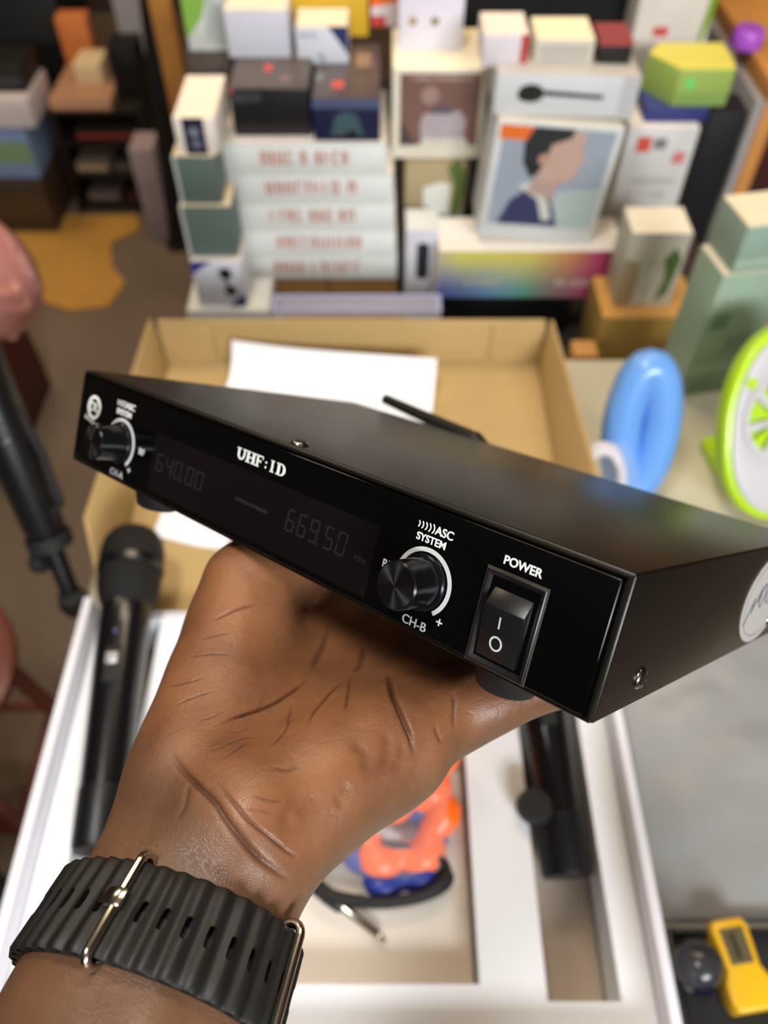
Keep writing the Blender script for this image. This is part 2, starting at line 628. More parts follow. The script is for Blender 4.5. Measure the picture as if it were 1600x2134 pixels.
# oval price sticker with pen marks on the right side
stm = MB()
SMX = Matrix.Translation((RW, 0, 0)) @ Matrix.Rotation(math.pi / 2, 4, 'Z')   # x,z outline -> y,z on the side face
stm.prism(circ(0.1135, 0.0158, 0.0222, 48, rz=0.0146), -0.00022, 0.0, SMX)
sticker = stm.build('sticker', mat('white_sticker_paper', (182, 177, 171), rough=0.6, var=0.03), rec)
sticker['label'] = 'white oval paper sticker with pen marks'
mb = MB().ring(circ(0.1135, 0.0158, 0.0200, 48, rz=0.0126), circ(0.1135, 0.0158, 0.0197, 48, rz=0.0123), -0.00028, -0.0002, SMX)
mb.build('sticker_border', ink((120, 124, 150)), sticker)
pen = MB()
for st in ([(0.0965, 0.0085), (0.1000, 0.0150), (0.1010, 0.0170), (0.1012, 0.0120), (0.1030, 0.0155), (0.1055, 0.0200), (0.1052, 0.0150)],
           [(0.1075, 0.0205), (0.1060, 0.0150), (0.1090, 0.0130), (0.1115, 0.0175), (0.1090, 0.0210), (0.1075, 0.0200)],
           [(0.1140, 0.0205), (0.1130, 0.0150), (0.1160, 0.0135), (0.1190, 0.0180), (0.1160, 0.0210), (0.1140, 0.0200)]):
    pen.tube([SMX @ Vector((a, -0.00022, b)) for a, b in st], 0.00022, 6)
pen.build('pen_strokes', ink((70, 74, 92)), sticker)

# antenna folded out from the back plate
a0 = dev_on(803, 832, 1, RD + 0.022)
a1 = dev_on(985, 914, 1, RD + 0.010)
a2 = Vector((a1.x + 0.02, RD + 0.006, a1.z - 0.010))
ant = MB()
ant.tube([a0, a0.lerp(a1, 0.5), a1], [0.0026, 0.0030, 0.0036], 14)
ao = ant.build('antenna', RUBBER, rec, smooth=50)
MB().tube([a1, a1.lerp(a2, 0.6), Vector((a2.x, RD - 0.001, a2.z))], [0.0042, 0.0046, 0.0046], 14).build('antenna_joint', BLACKP, ao, smooth=50)
for ax in (0.06, 0.09, 0.12):
    MB().lathe([(0.0045, 0), (0.0045, 0.004), (0.003, 0.004), (0.003, 0.001)], 20, Matrix.Translation((ax, RD, 0.015)) @ Matrix.Rotation(-math.pi / 2, 4, 'X')).build('rear_socket', STEEL, rec, smooth=40)

# ------------------------------------------------------------------ the hand and forearm (one continuous surface)
def rcone(p, a, b, r1, r2):
    a = np.asarray(a, np.float32)
    b = np.asarray(b, np.float32)
    ba = b - a
    pa = p - a
    h = np.clip((pa @ ba) / (ba @ ba), 0, 1)
    d = pa - h[..., None] * ba
    return np.sqrt((d * d).sum(-1)) - (r1 + (r2 - r1) * h)


def econe(p, a, b, ra, rb, side):
    a = np.asarray(a, np.float32)
    b = np.asarray(b, np.float32)
    ba = b - a
    L = math.sqrt(float(ba @ ba))
    u = ba / L
    s = np.asarray(side, np.float32)
    s = s - u * (s @ u)
    s = s / math.sqrt(float(s @ s))
    t = np.cross(u, s)
    pa = p - a
    h = np.clip((pa @ u) / L, 0, 1)
    d = pa - (h * L)[..., None] * u
    w = ra[0] + (rb[0] - ra[0]) * h
    th = ra[1] + (rb[1] - ra[1]) * h
    x = d @ s / w
    y = d @ t / th
    z = d @ u / np.minimum(w, th)
    return (np.sqrt(x * x + y * y + z * z) - 1) * np.minimum(w, th)


def smin(a, b, k):
    h = np.clip(.5 + .5 * (b - a) / k, 0, 1)
    return b + (a - b) * h - k * h * (1 - h)


def nets(F, o, s):
    nx, ny, nz = F.shape
    S = F < 0
    cnt = np.zeros((nx - 1, ny - 1, nz - 1), np.int8)
    cor = np.array([(i, j, k) for i in (0, 1) for j in (0, 1) for k in (0, 1)])
    for i, j, k in cor:
        cnt += S[i:nx - 1 + i, j:ny - 1 + j, k:nz - 1 + k]
    act = (cnt > 0) & (cnt < 8)
    idx = -np.ones(act.shape, np.int64)
    I = np.argwhere(act)
    idx[act] = np.arange(len(I))
    acc = np.zeros((len(I), 3))
    n = np.zeros(len(I))
    V = np.stack([F[I[:, 0] + q[0], I[:, 1] + q[1], I[:, 2] + q[2]] for q in cor], 1)
    for a in range(8):
        for b in range(a + 1, 8):
            if abs(cor[a] - cor[b]).sum() != 1:
                continue
            m = (V[:, a] < 0) != (V[:, b] < 0)
            t = V[m, a] / (V[m, a] - V[m, b])
            acc[m] += cor[a] + t[:, None] * (cor[b] - cor[a])
            n[m] += 1
    verts = o + s * (I + acc / n[:, None])
    Q = []
    for ax in range(3):
        A = [slice(None)] * 3
        B = [slice(None)] * 3
        A[ax] = slice(0, -1)
        B[ax] = slice(1, None)
        ins = S[tuple(A)]
        E = np.argwhere(ins != S[tuple(B)])
        o1, o2 = [(1, 2), (2, 0), (0, 1)][ax]
        E = E[(E[:, o1] > 0) & (E[:, o2] > 0) & (E[:, o1] < F.shape[o1] - 1) & (E[:, o2] < F.shape[o2] - 1)]
        fl = ins[E[:, 0], E[:, 1], E[:, 2]]

        def g(d1, d2):
            e = E.copy()
            e[:, o1] -= d1
            e[:, o2] -= d2
            return idx[e[:, 0], e[:, 1], e[:, 2]]
        q = np.stack([g(1, 1), g(0, 1), g(0, 0), g(1, 0)], 1)
        q[~fl] = q[~fl][:, ::-1]
        Q.append(q)
    Q = np.concatenate(Q)
    return verts, Q[(Q >= 0).all(1)]


ARM_SIDE = np.array([.96, .2, .18])
ELBOW, MIDARM, WRIST = np.array((199.5, -132.7, -134.4)), np.array((160.1, -64.8, -84.5)), np.array((142.3, -34.2, -62.0))


def hand_field(p):
    """millimetres in the receiver's own frame"""
    D = econe(p, ELBOW, MIDARM, (35, 32), (26.5, 23.0), ARM_SIDE)
    D = smin(D, econe(p, MIDARM, WRIST, (26.5, 23.0), (26.5, 20.5), ARM_SIDE), 8)
    for a, b, r1, r2 in [((133, -26, -52), (108, 40, -27), 14, 12), ((140, -26, -54), (127, 46, -26), 14.5, 12),
                         ((147, -26, -54), (145, 42, -27), 14.5, 12), ((150, -26, -53), (159, 30, -30), 14, 12)]:
        D = smin(D, rcone(p, a, b, r1, r2), 9)
    D = smin(D, rcone(p, (126, -29, -50), (98, 6, -26), 16, 16.5), 9)      # ball of the thumb
    D = smin(D, rcone(p, (149, -29, -49), (160, 10, -33), 15, 13), 9)      # heel on the little-finger side
    F = [[(98, 4, -28), (91.5, 12, -15.0), (89, 44, -12.0), (85, 62, -10.5)],
         [(108, 40, -27), (101, 84, -11.2), (98, 108, -9.8), (96, 126, -8.6)],
         [(127, 46, -26), (125, 92, -11.2), (123, 116, -9.8), (122, 134, -8.6)],
         [(145, 42, -27), (151, 86, -11.2), (153, 110, -9.6), (153, 128, -8.4)],
         [(160, 22, -29), (178, 52, -12.5), (185, 70, -9.2), (188, 86, -8.2)]]
    RR = [[15.5, 14.0, 11.5, 9.5], [11.5, 10, 8.8, 7.5], [11.8, 10.2, 9, 7.7], [11.5, 10, 8.6, 7.4], [11, 9, 7.8, 6.8]]
    for js, rr in zip(F, RR):
        G = None
        for i in range(len(js) - 1):
            g = rcone(p, js[i], js[i + 1], rr[i], rr[i + 1])
            G = g if G is None else smin(G, g, 3)
        D = smin(D, G, 4.5)
    return D


vox = 1.45
org = np.array([62., -177., -178.])
num = ((np.array([244., 148., 6.]) - org) / vox).astype(int)
field = np.empty(tuple(num), np.float32)
ys = org[1] + vox * np.arange(num[1])
zs = org[2] + vox * np.arange(num[2])
YY, ZZ = np.meshgrid(ys, zs, indexing='ij')
for c0 in range(0, num[0], 16):
    xs_ = org[0] + vox * np.arange(c0, min(num[0], c0 + 16))
    pts = np.empty((len(xs_),) + YY.shape + (3,), np.float32)
    pts[..., 0] = xs_[:, None, None]
    pts[..., 1] = YY
    pts[..., 2] = ZZ
    field[c0:c0 + 16] = hand_field(pts)
HV, HQ = nets(field, org, vox)
me = bpy.data.meshes.new('hand_base')
me.from_pydata((HV * MM).tolist(), [], HQ.tolist())
me.update()
tmp = bpy.data.objects.new('hand_base', me)
COL.objects.link(tmp)
sm_ = tmp.modifiers.new('relax', 'SMOOTH')
sm_.factor, sm_.iterations = 0.5, 4
ss = tmp.modifiers.new('sub', 'SUBSURF')
ss.levels = ss.render_levels = 1
bpy.context.view_layer.update()
hand_me = bpy.data.meshes.new_from_object(tmp.evaluated_get(bpy.context.evaluated_depsgraph_get()))
bpy.data.objects.remove(tmp)
nv = len(hand_me.vertices)
co = np.empty(nv * 3)
hand_me.vertices.foreach_get('co', co)
co = co.reshape(-1, 3)
no = np.empty(nv * 3)
hand_me.vertices.foreach_get('normal', no)
no = no.reshape(-1, 3)
bvh = BVHTree.FromPolygons([tuple(x) for x in co], [tuple(p.vertices) for p in hand_me.polygons])

# palm and wrist creases: lines on the skin, found on the surface and then pressed into it
CREASES = [  # (points, half width mm, depth mm); the first is the fold between wrist and palm
    ([(349, 1558), (367, 1589), (405, 1630), (446, 1667), (474, 1711), (508, 1755), (539, 1789), (583, 1821), (611, 1836)], 0.75, 0.85),
    ([(810, 1400), (812, 1425), (817, 1450), (838, 1493), (856, 1533), (866, 1585)], 0.65, 1.3),
    ([(650, 1408), (620, 1437), (575, 1468), (540, 1482), (485, 1500), (452, 1512)], 0.42, 0.55),
    ([(720, 1415), (695, 1437), (674, 1461), (651, 1490), (640, 1524)], 0.42, 0.5),
    ([(652, 1492), (605, 1500), (596, 1521), (575, 1545), (552, 1561)], 0.36, 0.4),
    ([(732, 1402), (723, 1458), (718, 1487)], 0.40, 0.45),
    ([(610, 1470), (603, 1495), (597, 1518)], 0.32, 0.3),
    ([(345, 1432), (390, 1420), (440, 1408)], 0.34, 0.3),
    ([(360, 1468), (390, 1455), (420, 1445), (462, 1437)], 0.34, 0.3),
    ([(440, 1295), (490, 1272), (550, 1255)], 0.5, 0.35),
    ([(415, 1334), (450, 1324), (490, 1320)], 0.36, 0.25),
    ([(388, 1372), (440, 1362), (500, 1368)], 0.36, 0.25),
    ([(486, 1502), (524, 1486), (560, 1478)], 0.30, 0.25),
    ([(436, 1566), (470, 1555), (517, 1539), (549, 1533)], 0.34, 0.35),
    ([(464, 1583), (495, 1564), (527, 1542)], 0.36, 0.4),
    ([(392, 1627), (388, 1655), (383, 1680), (364, 1717)], 0.8, 0.3),
    ([(446, 1627), (480, 1664), (517, 1711), (558, 1742), (602, 1777), (624, 1789)], 0.40, 0.45),
    ([(636, 1642), (612, 1672), (596, 1699), (589, 1746)], 1.6, 0.5),
    ([(665, 1650), (640, 1680), (617, 1711)], 1.5, 0.4),
    ([(798, 1515), (808, 1540), (810, 1560), (804, 1585), (769, 1622)], 1.7, 0.6),
    ([(838, 1533), (840, 1567), (830, 1590), (808, 1612)], 1.4, 0.5),
    ([(720, 1539), (748, 1556), (766, 1576), (762, 1600), (745, 1622)], 1.7, 0.5),
    ([(945, 1440), (947, 1480), (945, 1527)], 0.6, 0.5),
    ([(905, 1510), (914, 1535), (924, 1552)], 0.6, 0.4),
    ([(728, 1630), (710, 1660), (700, 1690)], 1.5, 0.4),
    ([(560, 1600), (600, 1605), (640, 1590)], 0.5, 0.15),
    ([(520, 1660), (560, 1672), (600, 1668)], 0.36, 0.2),
    ([(505, 1690), (540, 1690), (575, 1700)], 0.3, 0.15),
    ([(470, 1530), (500, 1528), (540, 1512)], 0.3, 0.2),
    ([(410, 1500), (440, 1496), (470, 1480)], 0.3, 0.2),
    ([(690, 1300), (668, 1360), (640, 1405)], 0.8, 0.5),
    ([(760, 1340), (752, 1380), (735, 1405)], 0.8, 0.6),
]


def crease_line(pts):
    poly = []
    for (xa, ya), (xb, yb) in zip(pts[:-1], pts[1:]):
        for k in range(6):
            o, d = dev_ray(xa + (xb - xa) * k / 6, ya + (yb - ya) * k / 6)
            hit = bvh.ray_cast(o, d)
            if hit[0] is not None:
                poly.append(np.array(hit[0]))
    for _ in range(3):                      # let the lines bend softly
        if len(poly) > 2:
            poly = [poly[0]] + [(poly[i - 1] + 2 * poly[i] + poly[i + 1]) / 4 for i in range(1, len(poly) - 1)] + [poly[-1]]
    return poly


def crease_dist(q, poly):
    bb = np.full(len(q), 1e9)
    pp = np.zeros(len(q))
    for i in range(len(poly) - 1):
        a, b = poly[i], poly[i + 1]
        ba = b - a
        L2 = float(ba @ ba)
        if L2 < 1e-12 or L2 > 1e-4:
            continue
        h = np.clip(((q - a) @ ba) / L2, 0, 1)
        dd = np.sqrt((((q - a) - h[:, None] * ba) ** 2).sum(1))
        m = dd < bb
        bb[m] = dd[m]
        pp[m] = (i + h[m]) / (len(poly) - 1)
    return bb, pp


LINES = [(crease_line(p), hw, dep) for p, hw, dep in CREASES]
LINES = [l for l in LINES if len(l[0]) > 2]
md = np.full(nv, 1e9)
for poly, hw, dep in LINES:
    near = np.where(((co > np.min(poly, 0) - 0.004) & (co < np.max(poly, 0) + 0.004)).all(1))[0]
    if len(near):
        md[near] = np.minimum(md[near], crease_dist(co[near], poly)[0])
# finer mesh along the creases
bm = bmesh.new()
bm.from_mesh(hand_me)
bm.verts.ensure_lookup_table()
sel = md < 0.0017
bmesh.ops.subdivide_edges(bm, edges=[e for e in bm.edges if sel[e.verts[0].index] and sel[e.verts[1].index]], cuts=2, use_grid_fill=True)
bm.normal_update()
bm.to_mesh(hand_me)
bm.free()
hand_me.update()
nv = len(hand_me.vertices)
co = np.empty(nv * 3)
hand_me.vertices.foreach_get('co', co)
co = co.reshape(-1, 3)
no = np.empty(nv * 3)
hand_me.vertices.foreach_get('normal', no)
no = no.reshape(-1, 3)
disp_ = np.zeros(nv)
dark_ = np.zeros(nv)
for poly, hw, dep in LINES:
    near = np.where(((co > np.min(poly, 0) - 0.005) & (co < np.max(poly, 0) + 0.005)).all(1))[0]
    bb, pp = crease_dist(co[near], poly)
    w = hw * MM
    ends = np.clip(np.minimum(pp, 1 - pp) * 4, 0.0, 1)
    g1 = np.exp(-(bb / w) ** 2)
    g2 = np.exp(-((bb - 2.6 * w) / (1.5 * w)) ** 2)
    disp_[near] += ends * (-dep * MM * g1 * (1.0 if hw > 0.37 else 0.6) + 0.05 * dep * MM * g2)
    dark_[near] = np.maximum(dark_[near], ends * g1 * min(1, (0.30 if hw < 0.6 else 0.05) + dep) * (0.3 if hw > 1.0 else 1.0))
# gentle swelling of tendons and pads so the skin is not perfectly even
rs = np.random.RandomState(3)
for _ in range(26):
    k = rs.normal(size=3) * 140
    disp_ += 0.00009 * np.sin(co @ k + rs.rand() * 6.28)
co2 = co + no * disp_[:, None]
hand_me.vertices.foreach_set('co', co2.ravel())
pn = np.array((0, -0.42, 0.9))
axis = (MIDARM - WRIST) / np.linalg.norm(MIDARM - WRIST)
fold = LINES[0][0]                                             # pale palm skin starts at the wrist fold
vdir = np.array(fold[len(fold) // 2]) - np.array(DEV_INV @ Vector((0, 0, CAM_H)))
fn = np.cross(np.array(fold[-1]) - np.array(fold[0]), vdir)
fn /= np.linalg.norm(fn)
if fn @ axis > 0:
    fn = -fn
wr = 1 / (1 + np.exp(-((co - np.array(fold[len(fold) // 2])) @ fn) / 0.0028))
face = 1 / (1 + np.exp(-((no @ pn) - 0.05) * 6))
palm = wr * face
colr = np.zeros((nv, 4), np.float32)
colr[:, 0] = palm
colr[:, 1] = dark_
colr[:, 3] = 1
at = hand_me.color_attributes.new('skin_zone', 'FLOAT_COLOR', 'POINT')
at.data.foreach_set('color', colr.ravel())
hand_me.polygons.foreach_set('use_smooth', [True] * len(hand_me.polygons))
hand_me.update()


def skin_material():
    m = bpy.data.materials.new('dark_brown_skin')
    m.use_nodes = True
    nt = m.node_tree
    b = nt.nodes['Principled BSDF']
    L = nt.links.new
    tc = nt.nodes.new('ShaderNodeTexCoord')
    at = nt.nodes.new('ShaderNodeAttribute')
    at.attribute_name = 'skin_zone'
    sep = nt.nodes.new('ShaderNodeSeparateColor')
    L(at.outputs['Color'], sep.inputs['Color'])
    nz = nt.nodes.new('ShaderNodeTexNoise')
    nz.inputs['Scale'].default_value = 60
    nz.inputs['Detail'].default_value = 6
    L(tc.outputs['Object'], nz.inputs['Vector'])

    def ramp(c0, c1, src):
        r = nt.nodes.new('ShaderNodeValToRGB')
        r.color_ramp.elements[0].position = 0.32
        r.color_ramp.elements[1].position = 0.68
        r.color_ramp.elements[0].color = lin(c0)
        r.color_ramp.elements[1].color = lin(c1)
        L(src, r.inputs['Fac'])
        return r.outputs['Color']

    def mix(a, bb, f):
        x = nt.nodes.new('ShaderNodeMix')
        x.data_type = 'RGBA'
        L(a, x.inputs[6])
        L(bb, x.inputs[7])
        L(f, x.inputs[0])
        return x.outputs[2]
    back = ramp((95, 67, 48), (117, 84, 61), nz.outputs['Fac'])
    pal = ramp((114, 73, 47), (140, 93, 60), nz.outputs['Fac'])
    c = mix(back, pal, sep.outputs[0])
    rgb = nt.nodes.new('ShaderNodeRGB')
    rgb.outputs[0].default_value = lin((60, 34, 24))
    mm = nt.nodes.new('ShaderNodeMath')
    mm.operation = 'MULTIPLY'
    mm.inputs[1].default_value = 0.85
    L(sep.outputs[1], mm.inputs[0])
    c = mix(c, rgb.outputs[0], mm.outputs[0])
    L(c, b.inputs['Base Color'])
    b.inputs['Roughness'].default_value = 0.42
    b.inputs['Specular IOR Level'].default_value = 0.45
    b.inputs['Subsurface Weight'].default_value = 0.12
    b.inputs['Subsurface Radius'].default_value = (0.003, 0.0012, 0.0006)
    b.inputs['Subsurface Scale'].default_value = 0.5
    # skin grain: wrist skin has fine drawn-out lines, palm skin small folds
    def mapped(rot, sc):
        mp = nt.nodes.new('ShaderNodeMapping')
        mp.vector_type = 'POINT'
        mp.inputs['Rotation'].default_value = rot
        mp.inputs['Scale'].default_value = sc
        L(tc.outputs['Object'], mp.inputs['Vector'])
        return mp.outputs['Vector']
    va = mapped((0.2, 0.35, -0.45), (0.30, 1.0, 1.0))
    v1 = nt.nodes.new('ShaderNodeTexVoronoi')
    v1.feature = 'DISTANCE_TO_EDGE'
    v1.inputs['Scale'].default_value = 2100
    L(va, v1.inputs['Vector'])
    v2 = nt.nodes.new('ShaderNodeTexVoronoi')
    v2.feature = 'DISTANCE_TO_EDGE'
    v2.inputs['Scale'].default_value = 330
    L(mapped((0.5, 0.1, 0.7), (1.0, 0.38, 0.8)), v2.inputs['Vector'])
    v3 = nt.nodes.new('ShaderNodeTexVoronoi')
    v3.feature = 'DISTANCE_TO_EDGE'
    v3.inputs['Scale'].default_value = 1300
    L(tc.outputs['Object'], v3.inputs['Vector'])
    n3 = nt.nodes.new('ShaderNodeTexNoise')
    n3.inputs['Scale'].default_value = 240
    n3.inputs['Detail'].default_value = 5
    L(tc.outputs['Object'], n3.inputs['Vector'])

    def math_(op, a, b_):
        x = nt.nodes.new('ShaderNodeMath')
        x.operation = op
        for i, q in enumerate((a, b_)):
            if isinstance(q, (int, float)):
                x.inputs[i].default_value = q
            else:
                L(q, x.inputs[i])
        return x.outputs[0]
    sm2 = math_('MINIMUM', v2.outputs['Distance'], 0.12)
    hpalm = math_('ADD', math_('MULTIPLY', sm2, 1.8), math_('MULTIPLY', v3.outputs['Distance'], 0.5))
    hback = math_('MULTIPLY', v1.outputs['Distance'], 0.8)
    mx = nt.nodes.new('ShaderNodeMix')
    L(sep.outputs[0], mx.inputs[0])
    L(hback, mx.inputs[2])
    L(hpalm, mx.inputs[3])
    hh = math_('ADD', mx.outputs[0], math_('MULTIPLY', n3.outputs['Fac'], 0.8))
    bp = nt.nodes.new('ShaderNodeBump')
    bp.inputs['Strength'].default_value = 0.55
    bp.inputs['Distance'].default_value = 0.00032
    L(hh, bp.inputs['Height'])
    L(bp.outputs['Normal'], b.inputs['Normal'])
    return m


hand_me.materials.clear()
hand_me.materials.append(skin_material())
hand_me.name = 'person'
person = bpy.data.objects.new('person', hand_me)
COL.objects.link(person)
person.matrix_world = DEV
tag(person, 'bare forearm and upturned left hand holding the black receiver from below', 'person')

# ------------------------------------------------------------------ ribbed watch strap round the wrist
U_ = -axis                                                     # towards the hand
S_ = ARM_SIDE - U_ * (ARM_SIDE @ U_)
S_ /= np.linalg.norm(S_)
T_ = np.cross(U_, S_)
STRAP_C = WRIST + axis * 22.0                                  # strap centre on the arm axis, mm
if T_ @ np.array((0, -0.6, 0.8)) < 0:
    T_ = -T_
EA, EB = 28.4, 23.6                                            # half axes of the wrist there


def arm_radius(phi, z):
    """distance from the arm axis to the skin"""
    e = np.array((EA * math.cos(phi), EB * math.sin(phi)))
    e /= np.linalg.norm(e)
    o = STRAP_C + U_ * z
    d = S_ * e[0] + T_ * e[1]
    rr = np.arange(14.0, 46.0, 0.15)
    f = hand_field((o + rr[:, None] * d).astype(np.float32))
    k = np.where(f > 0)[0]
    return float(rr[k[0]]) if len(k) else 30.0


PHG = np.linspace(0, 2 * math.pi, 73)
HWID = 10.0
RA = np.array([arm_radius(p_, -HWID) for p_ in PHG])
RM = np.array([arm_radius(p_, 0.0) for p_ in PHG])
RB = np.array([arm_radius(p_, HWID) for p_ in PHG])
RA, RB = np.maximum(RA, 2 * RM - RB - 0.3), np.maximum(RB, 2 * RM - RA - 0.3)
RB = np.minimum(RB, RA + 1.0)
print('strap radii', RA.min(), RA.max(), RB.min(), RB.max())


def strap_pt(phi, off, z):
    """point on the strap: angle round the wrist, distance off the skin, position along the arm (mm)"""
    ph = phi % (2 * math.pi)
    e = np.array((EA * math.cos(phi), EB * math.sin(phi)))
    e /= np.linalg.norm(e)
    n = np.array((math.cos(phi) / EA, math.sin(phi) / EB))
    n /= np.linalg.norm(n)
    t = min(1.0, max(0.0, (z + HWID) / (2 * HWID)))
    r = float(np.interp(ph, PHG, RA)) * (1 - t) + float(np.interp(ph, PHG, RB)) * t + 0.25
    q = e * r + n * off
    p = STRAP_C + S_ * q[0] + T_ * q[1] + U_ * z
    return tuple(p * MM)


STRAP_M = mat('black_ribbed_rubber', (23, 22, 21), rough=0.52, var=0.10, vscale=120, bump=0.05, bscale=1500)
# equal arc length along the ellipse
tt = np.linspace(0, 2 * math.pi, 2001)
seg_ = np.hypot(np.diff((EA + 2) * np.cos(tt)), np.diff((EB + 2) * np.sin(tt)))
arc = np.concatenate([[0], np.cumsum(seg_)])
NR = 36
SUB = 8


def phi_of(s):
    return float(np.interp((s % 1.0) * arc[-1], arc, tt))


sm = MB()
zrows = [-HWID, -HWID + 0.8, -6, 0, 6, HWID - 0.8, HWID]
for r in range(NR):
    outer, inner, top, bot = [], [], [], []
    for k in range(SUB + 1):
        s = (r + k / SUB) / NR
        ph = phi_of(s)
        wv = 0.5 - 0.5 * math.cos(2 * math.pi * k / SUB)
        outer.append((ph, 2.3 + 1.1 * wv ** 0.8))
        inner.append((ph, 0.25))
        kk = 0.22 + 0.56 * k / SUB
        ph2 = phi_of((r + kk) / NR)
        cc = math.sqrt(max(0, 1 - (2 * k / SUB - 1) ** 2))
        top.append((ph2, 1.6 + 0.75 * cc))
        bot.append((ph2, 1.55 - 0.65 * cc))
    for k in range(SUB):
        for zi in range(len(zrows) - 1):
            za, zb = zrows[zi], zrows[zi + 1]
            for row, flip in ((outer, 0), (inner, 1), (top, 1), (bot, 0)):
                e0 = 0.45 if (row is outer and zi == 0) else 0
                e1 = 0.45 if (row is outer and zi == len(zrows) - 2) else 0
                q = [strap_pt(row[k][0], row[k][1] - e0, za), strap_pt(row[k + 1][0], row[k + 1][1] - e0, za),
                     strap_pt(row[k + 1][0], row[k + 1][1] - e1, zb), strap_pt(row[k][0], row[k][1] - e1, zb)]
                sm.add(q, [(0, 1, 2, 3) if not flip else (3, 2, 1, 0)])
        for z, flip in ((-HWID, 1), (HWID, 0)):
            e = 0.45
            q1 = [strap_pt(outer[k][0], outer[k][1] - e, z), strap_pt(outer[k + 1][0], outer[k + 1][1] - e, z), strap_pt(*top[k + 1], z), strap_pt(*top[k], z)]
            q2 = [strap_pt(*inner[k], z), strap_pt(*inner[k + 1], z), strap_pt(*bot[k + 1], z), strap_pt(*bot[k], z)]
            sm.add(q1, [(0, 1, 2, 3) if not flip else (3, 2, 1, 0)])
            sm.add(q2, [(3, 2, 1, 0) if not flip else (0, 1, 2, 3)])
    for z, flip in ((-HWID, 1), (HWID, 0)):
        e = 0.45
        for side in (0, SUB):
            q = [strap_pt(outer[side][0], outer[side][1] - e, z), strap_pt(*top[side], z), strap_pt(*inner[side], z)]
            sm.add(q, [(0, 1, 2)])
strap_root = thing('watch_strap', 'black ribbed rubber watch strap with two steel loops around the wrist', 'watch strap',
                   M=DEV @ Matrix.Translation(Vector(STRAP_C * MM)))
SOFF = Matrix.Translation(-Vector(STRAP_C * MM))
band = sm.build('strap_band', STRAP_M, None, smooth=50)
band.data.transform(SOFF)
# oval slots cut through the crest of each rib facing the camera
cut = MB()
cam_l = np.array(DEV_INV @ Vector((0, 0, CAM_H))) * 1000


def phi_facing(px, py):
    """angle round the strap of the point seen at a photo pixel"""
    best, bp_ = 1e9, 0
    for i in range(1440):
        ph = 2 * math.pi * i / 1440
        for z in (-8, -4, 0, 4, 8):
            w = DEV @ Vector(strap_pt(ph, 4.0, z))
            nrm = np.array(strap_pt(ph, 5.0, z)) - np.array(strap_pt(ph, 4.0, z))
            if nrm @ (cam_l * MM - np.array(strap_pt(ph, 4.0, z))) <= 0:
                continue
            c = M_CAM.transposed() @ (w - Vector((0, 0, CAM_H)))
            d = math.hypot(CXP + FPX * c.x / c.z - px, CYP + FPX * c.y / c.z - py)
            if d < best:
                best, bp_ = d, ph
    return bp_


PH1, PH2 = phi_facing(262, 1862), phi_facing(598, 2010)
def slot(r):
    ph = phi_of((r + 0.5) / NR)
    ring_ = []
    m = 14
    for k in range(m):
        a = 2 * math.pi * k / m
        dx = 0.75 * math.cos(a)
        dz = 2.0 * math.sin(a) if abs(math.sin(a)) < 0.01 else (1.5 * (1 if math.sin(a) > 0 else -1) + 0.75 * math.sin(a))
        ring_.append((dx, dz))
    vs, fs = [], []
    for off in (1.3, 6.0):
        for dx, dz in ring_:
            vs.append(strap_pt(ph + dx / 26.0, off, dz))
    fs.append(tuple(range(m))[::-1])
    fs.append(tuple(range(m, 2 * m)))
    for k in range(m):
        l = (k + 1) % m
        fs.append((k, l, m + l, m + k))
    return vs, fs


for r in range(NR):
    ph = phi_of((r + 0.5) / NR)
    p0, p1 = np.array(strap_pt(ph, 4, 0)), np.array(strap_pt(ph, 5, 0))
    if (p1 - p0) @ (cam_l * MM - p0) > -0.00003 and abs(ph - PH1) > 0.07:
        vs, fs = slot(r)
        cut.add(vs, fs, SOFF)
cutter = cut.build('slot_cutter', STRAP_M)
bo = band.modifiers.new('slots', 'BOOLEAN')
bo.operation = 'DIFFERENCE'
bo.solver = 'EXACT'
bo.object = cutter
bpy.context.view_layer.update()
nm = bpy.data.meshes.new_from_object(band.evaluated_get(bpy.context.evaluated_depsgraph_get()))
if len(nm.polygons) > 3000:
    band.modifiers.clear()
    nm.polygons.foreach_set('use_smooth', [True] * len(nm.polygons))
    nm.set_sharp_from_angle(angle=R_(50))
    band.data = nm
else:
    band.modifiers.clear()
bpy.data.objects.remove(cutter)
band.parent = strap_root


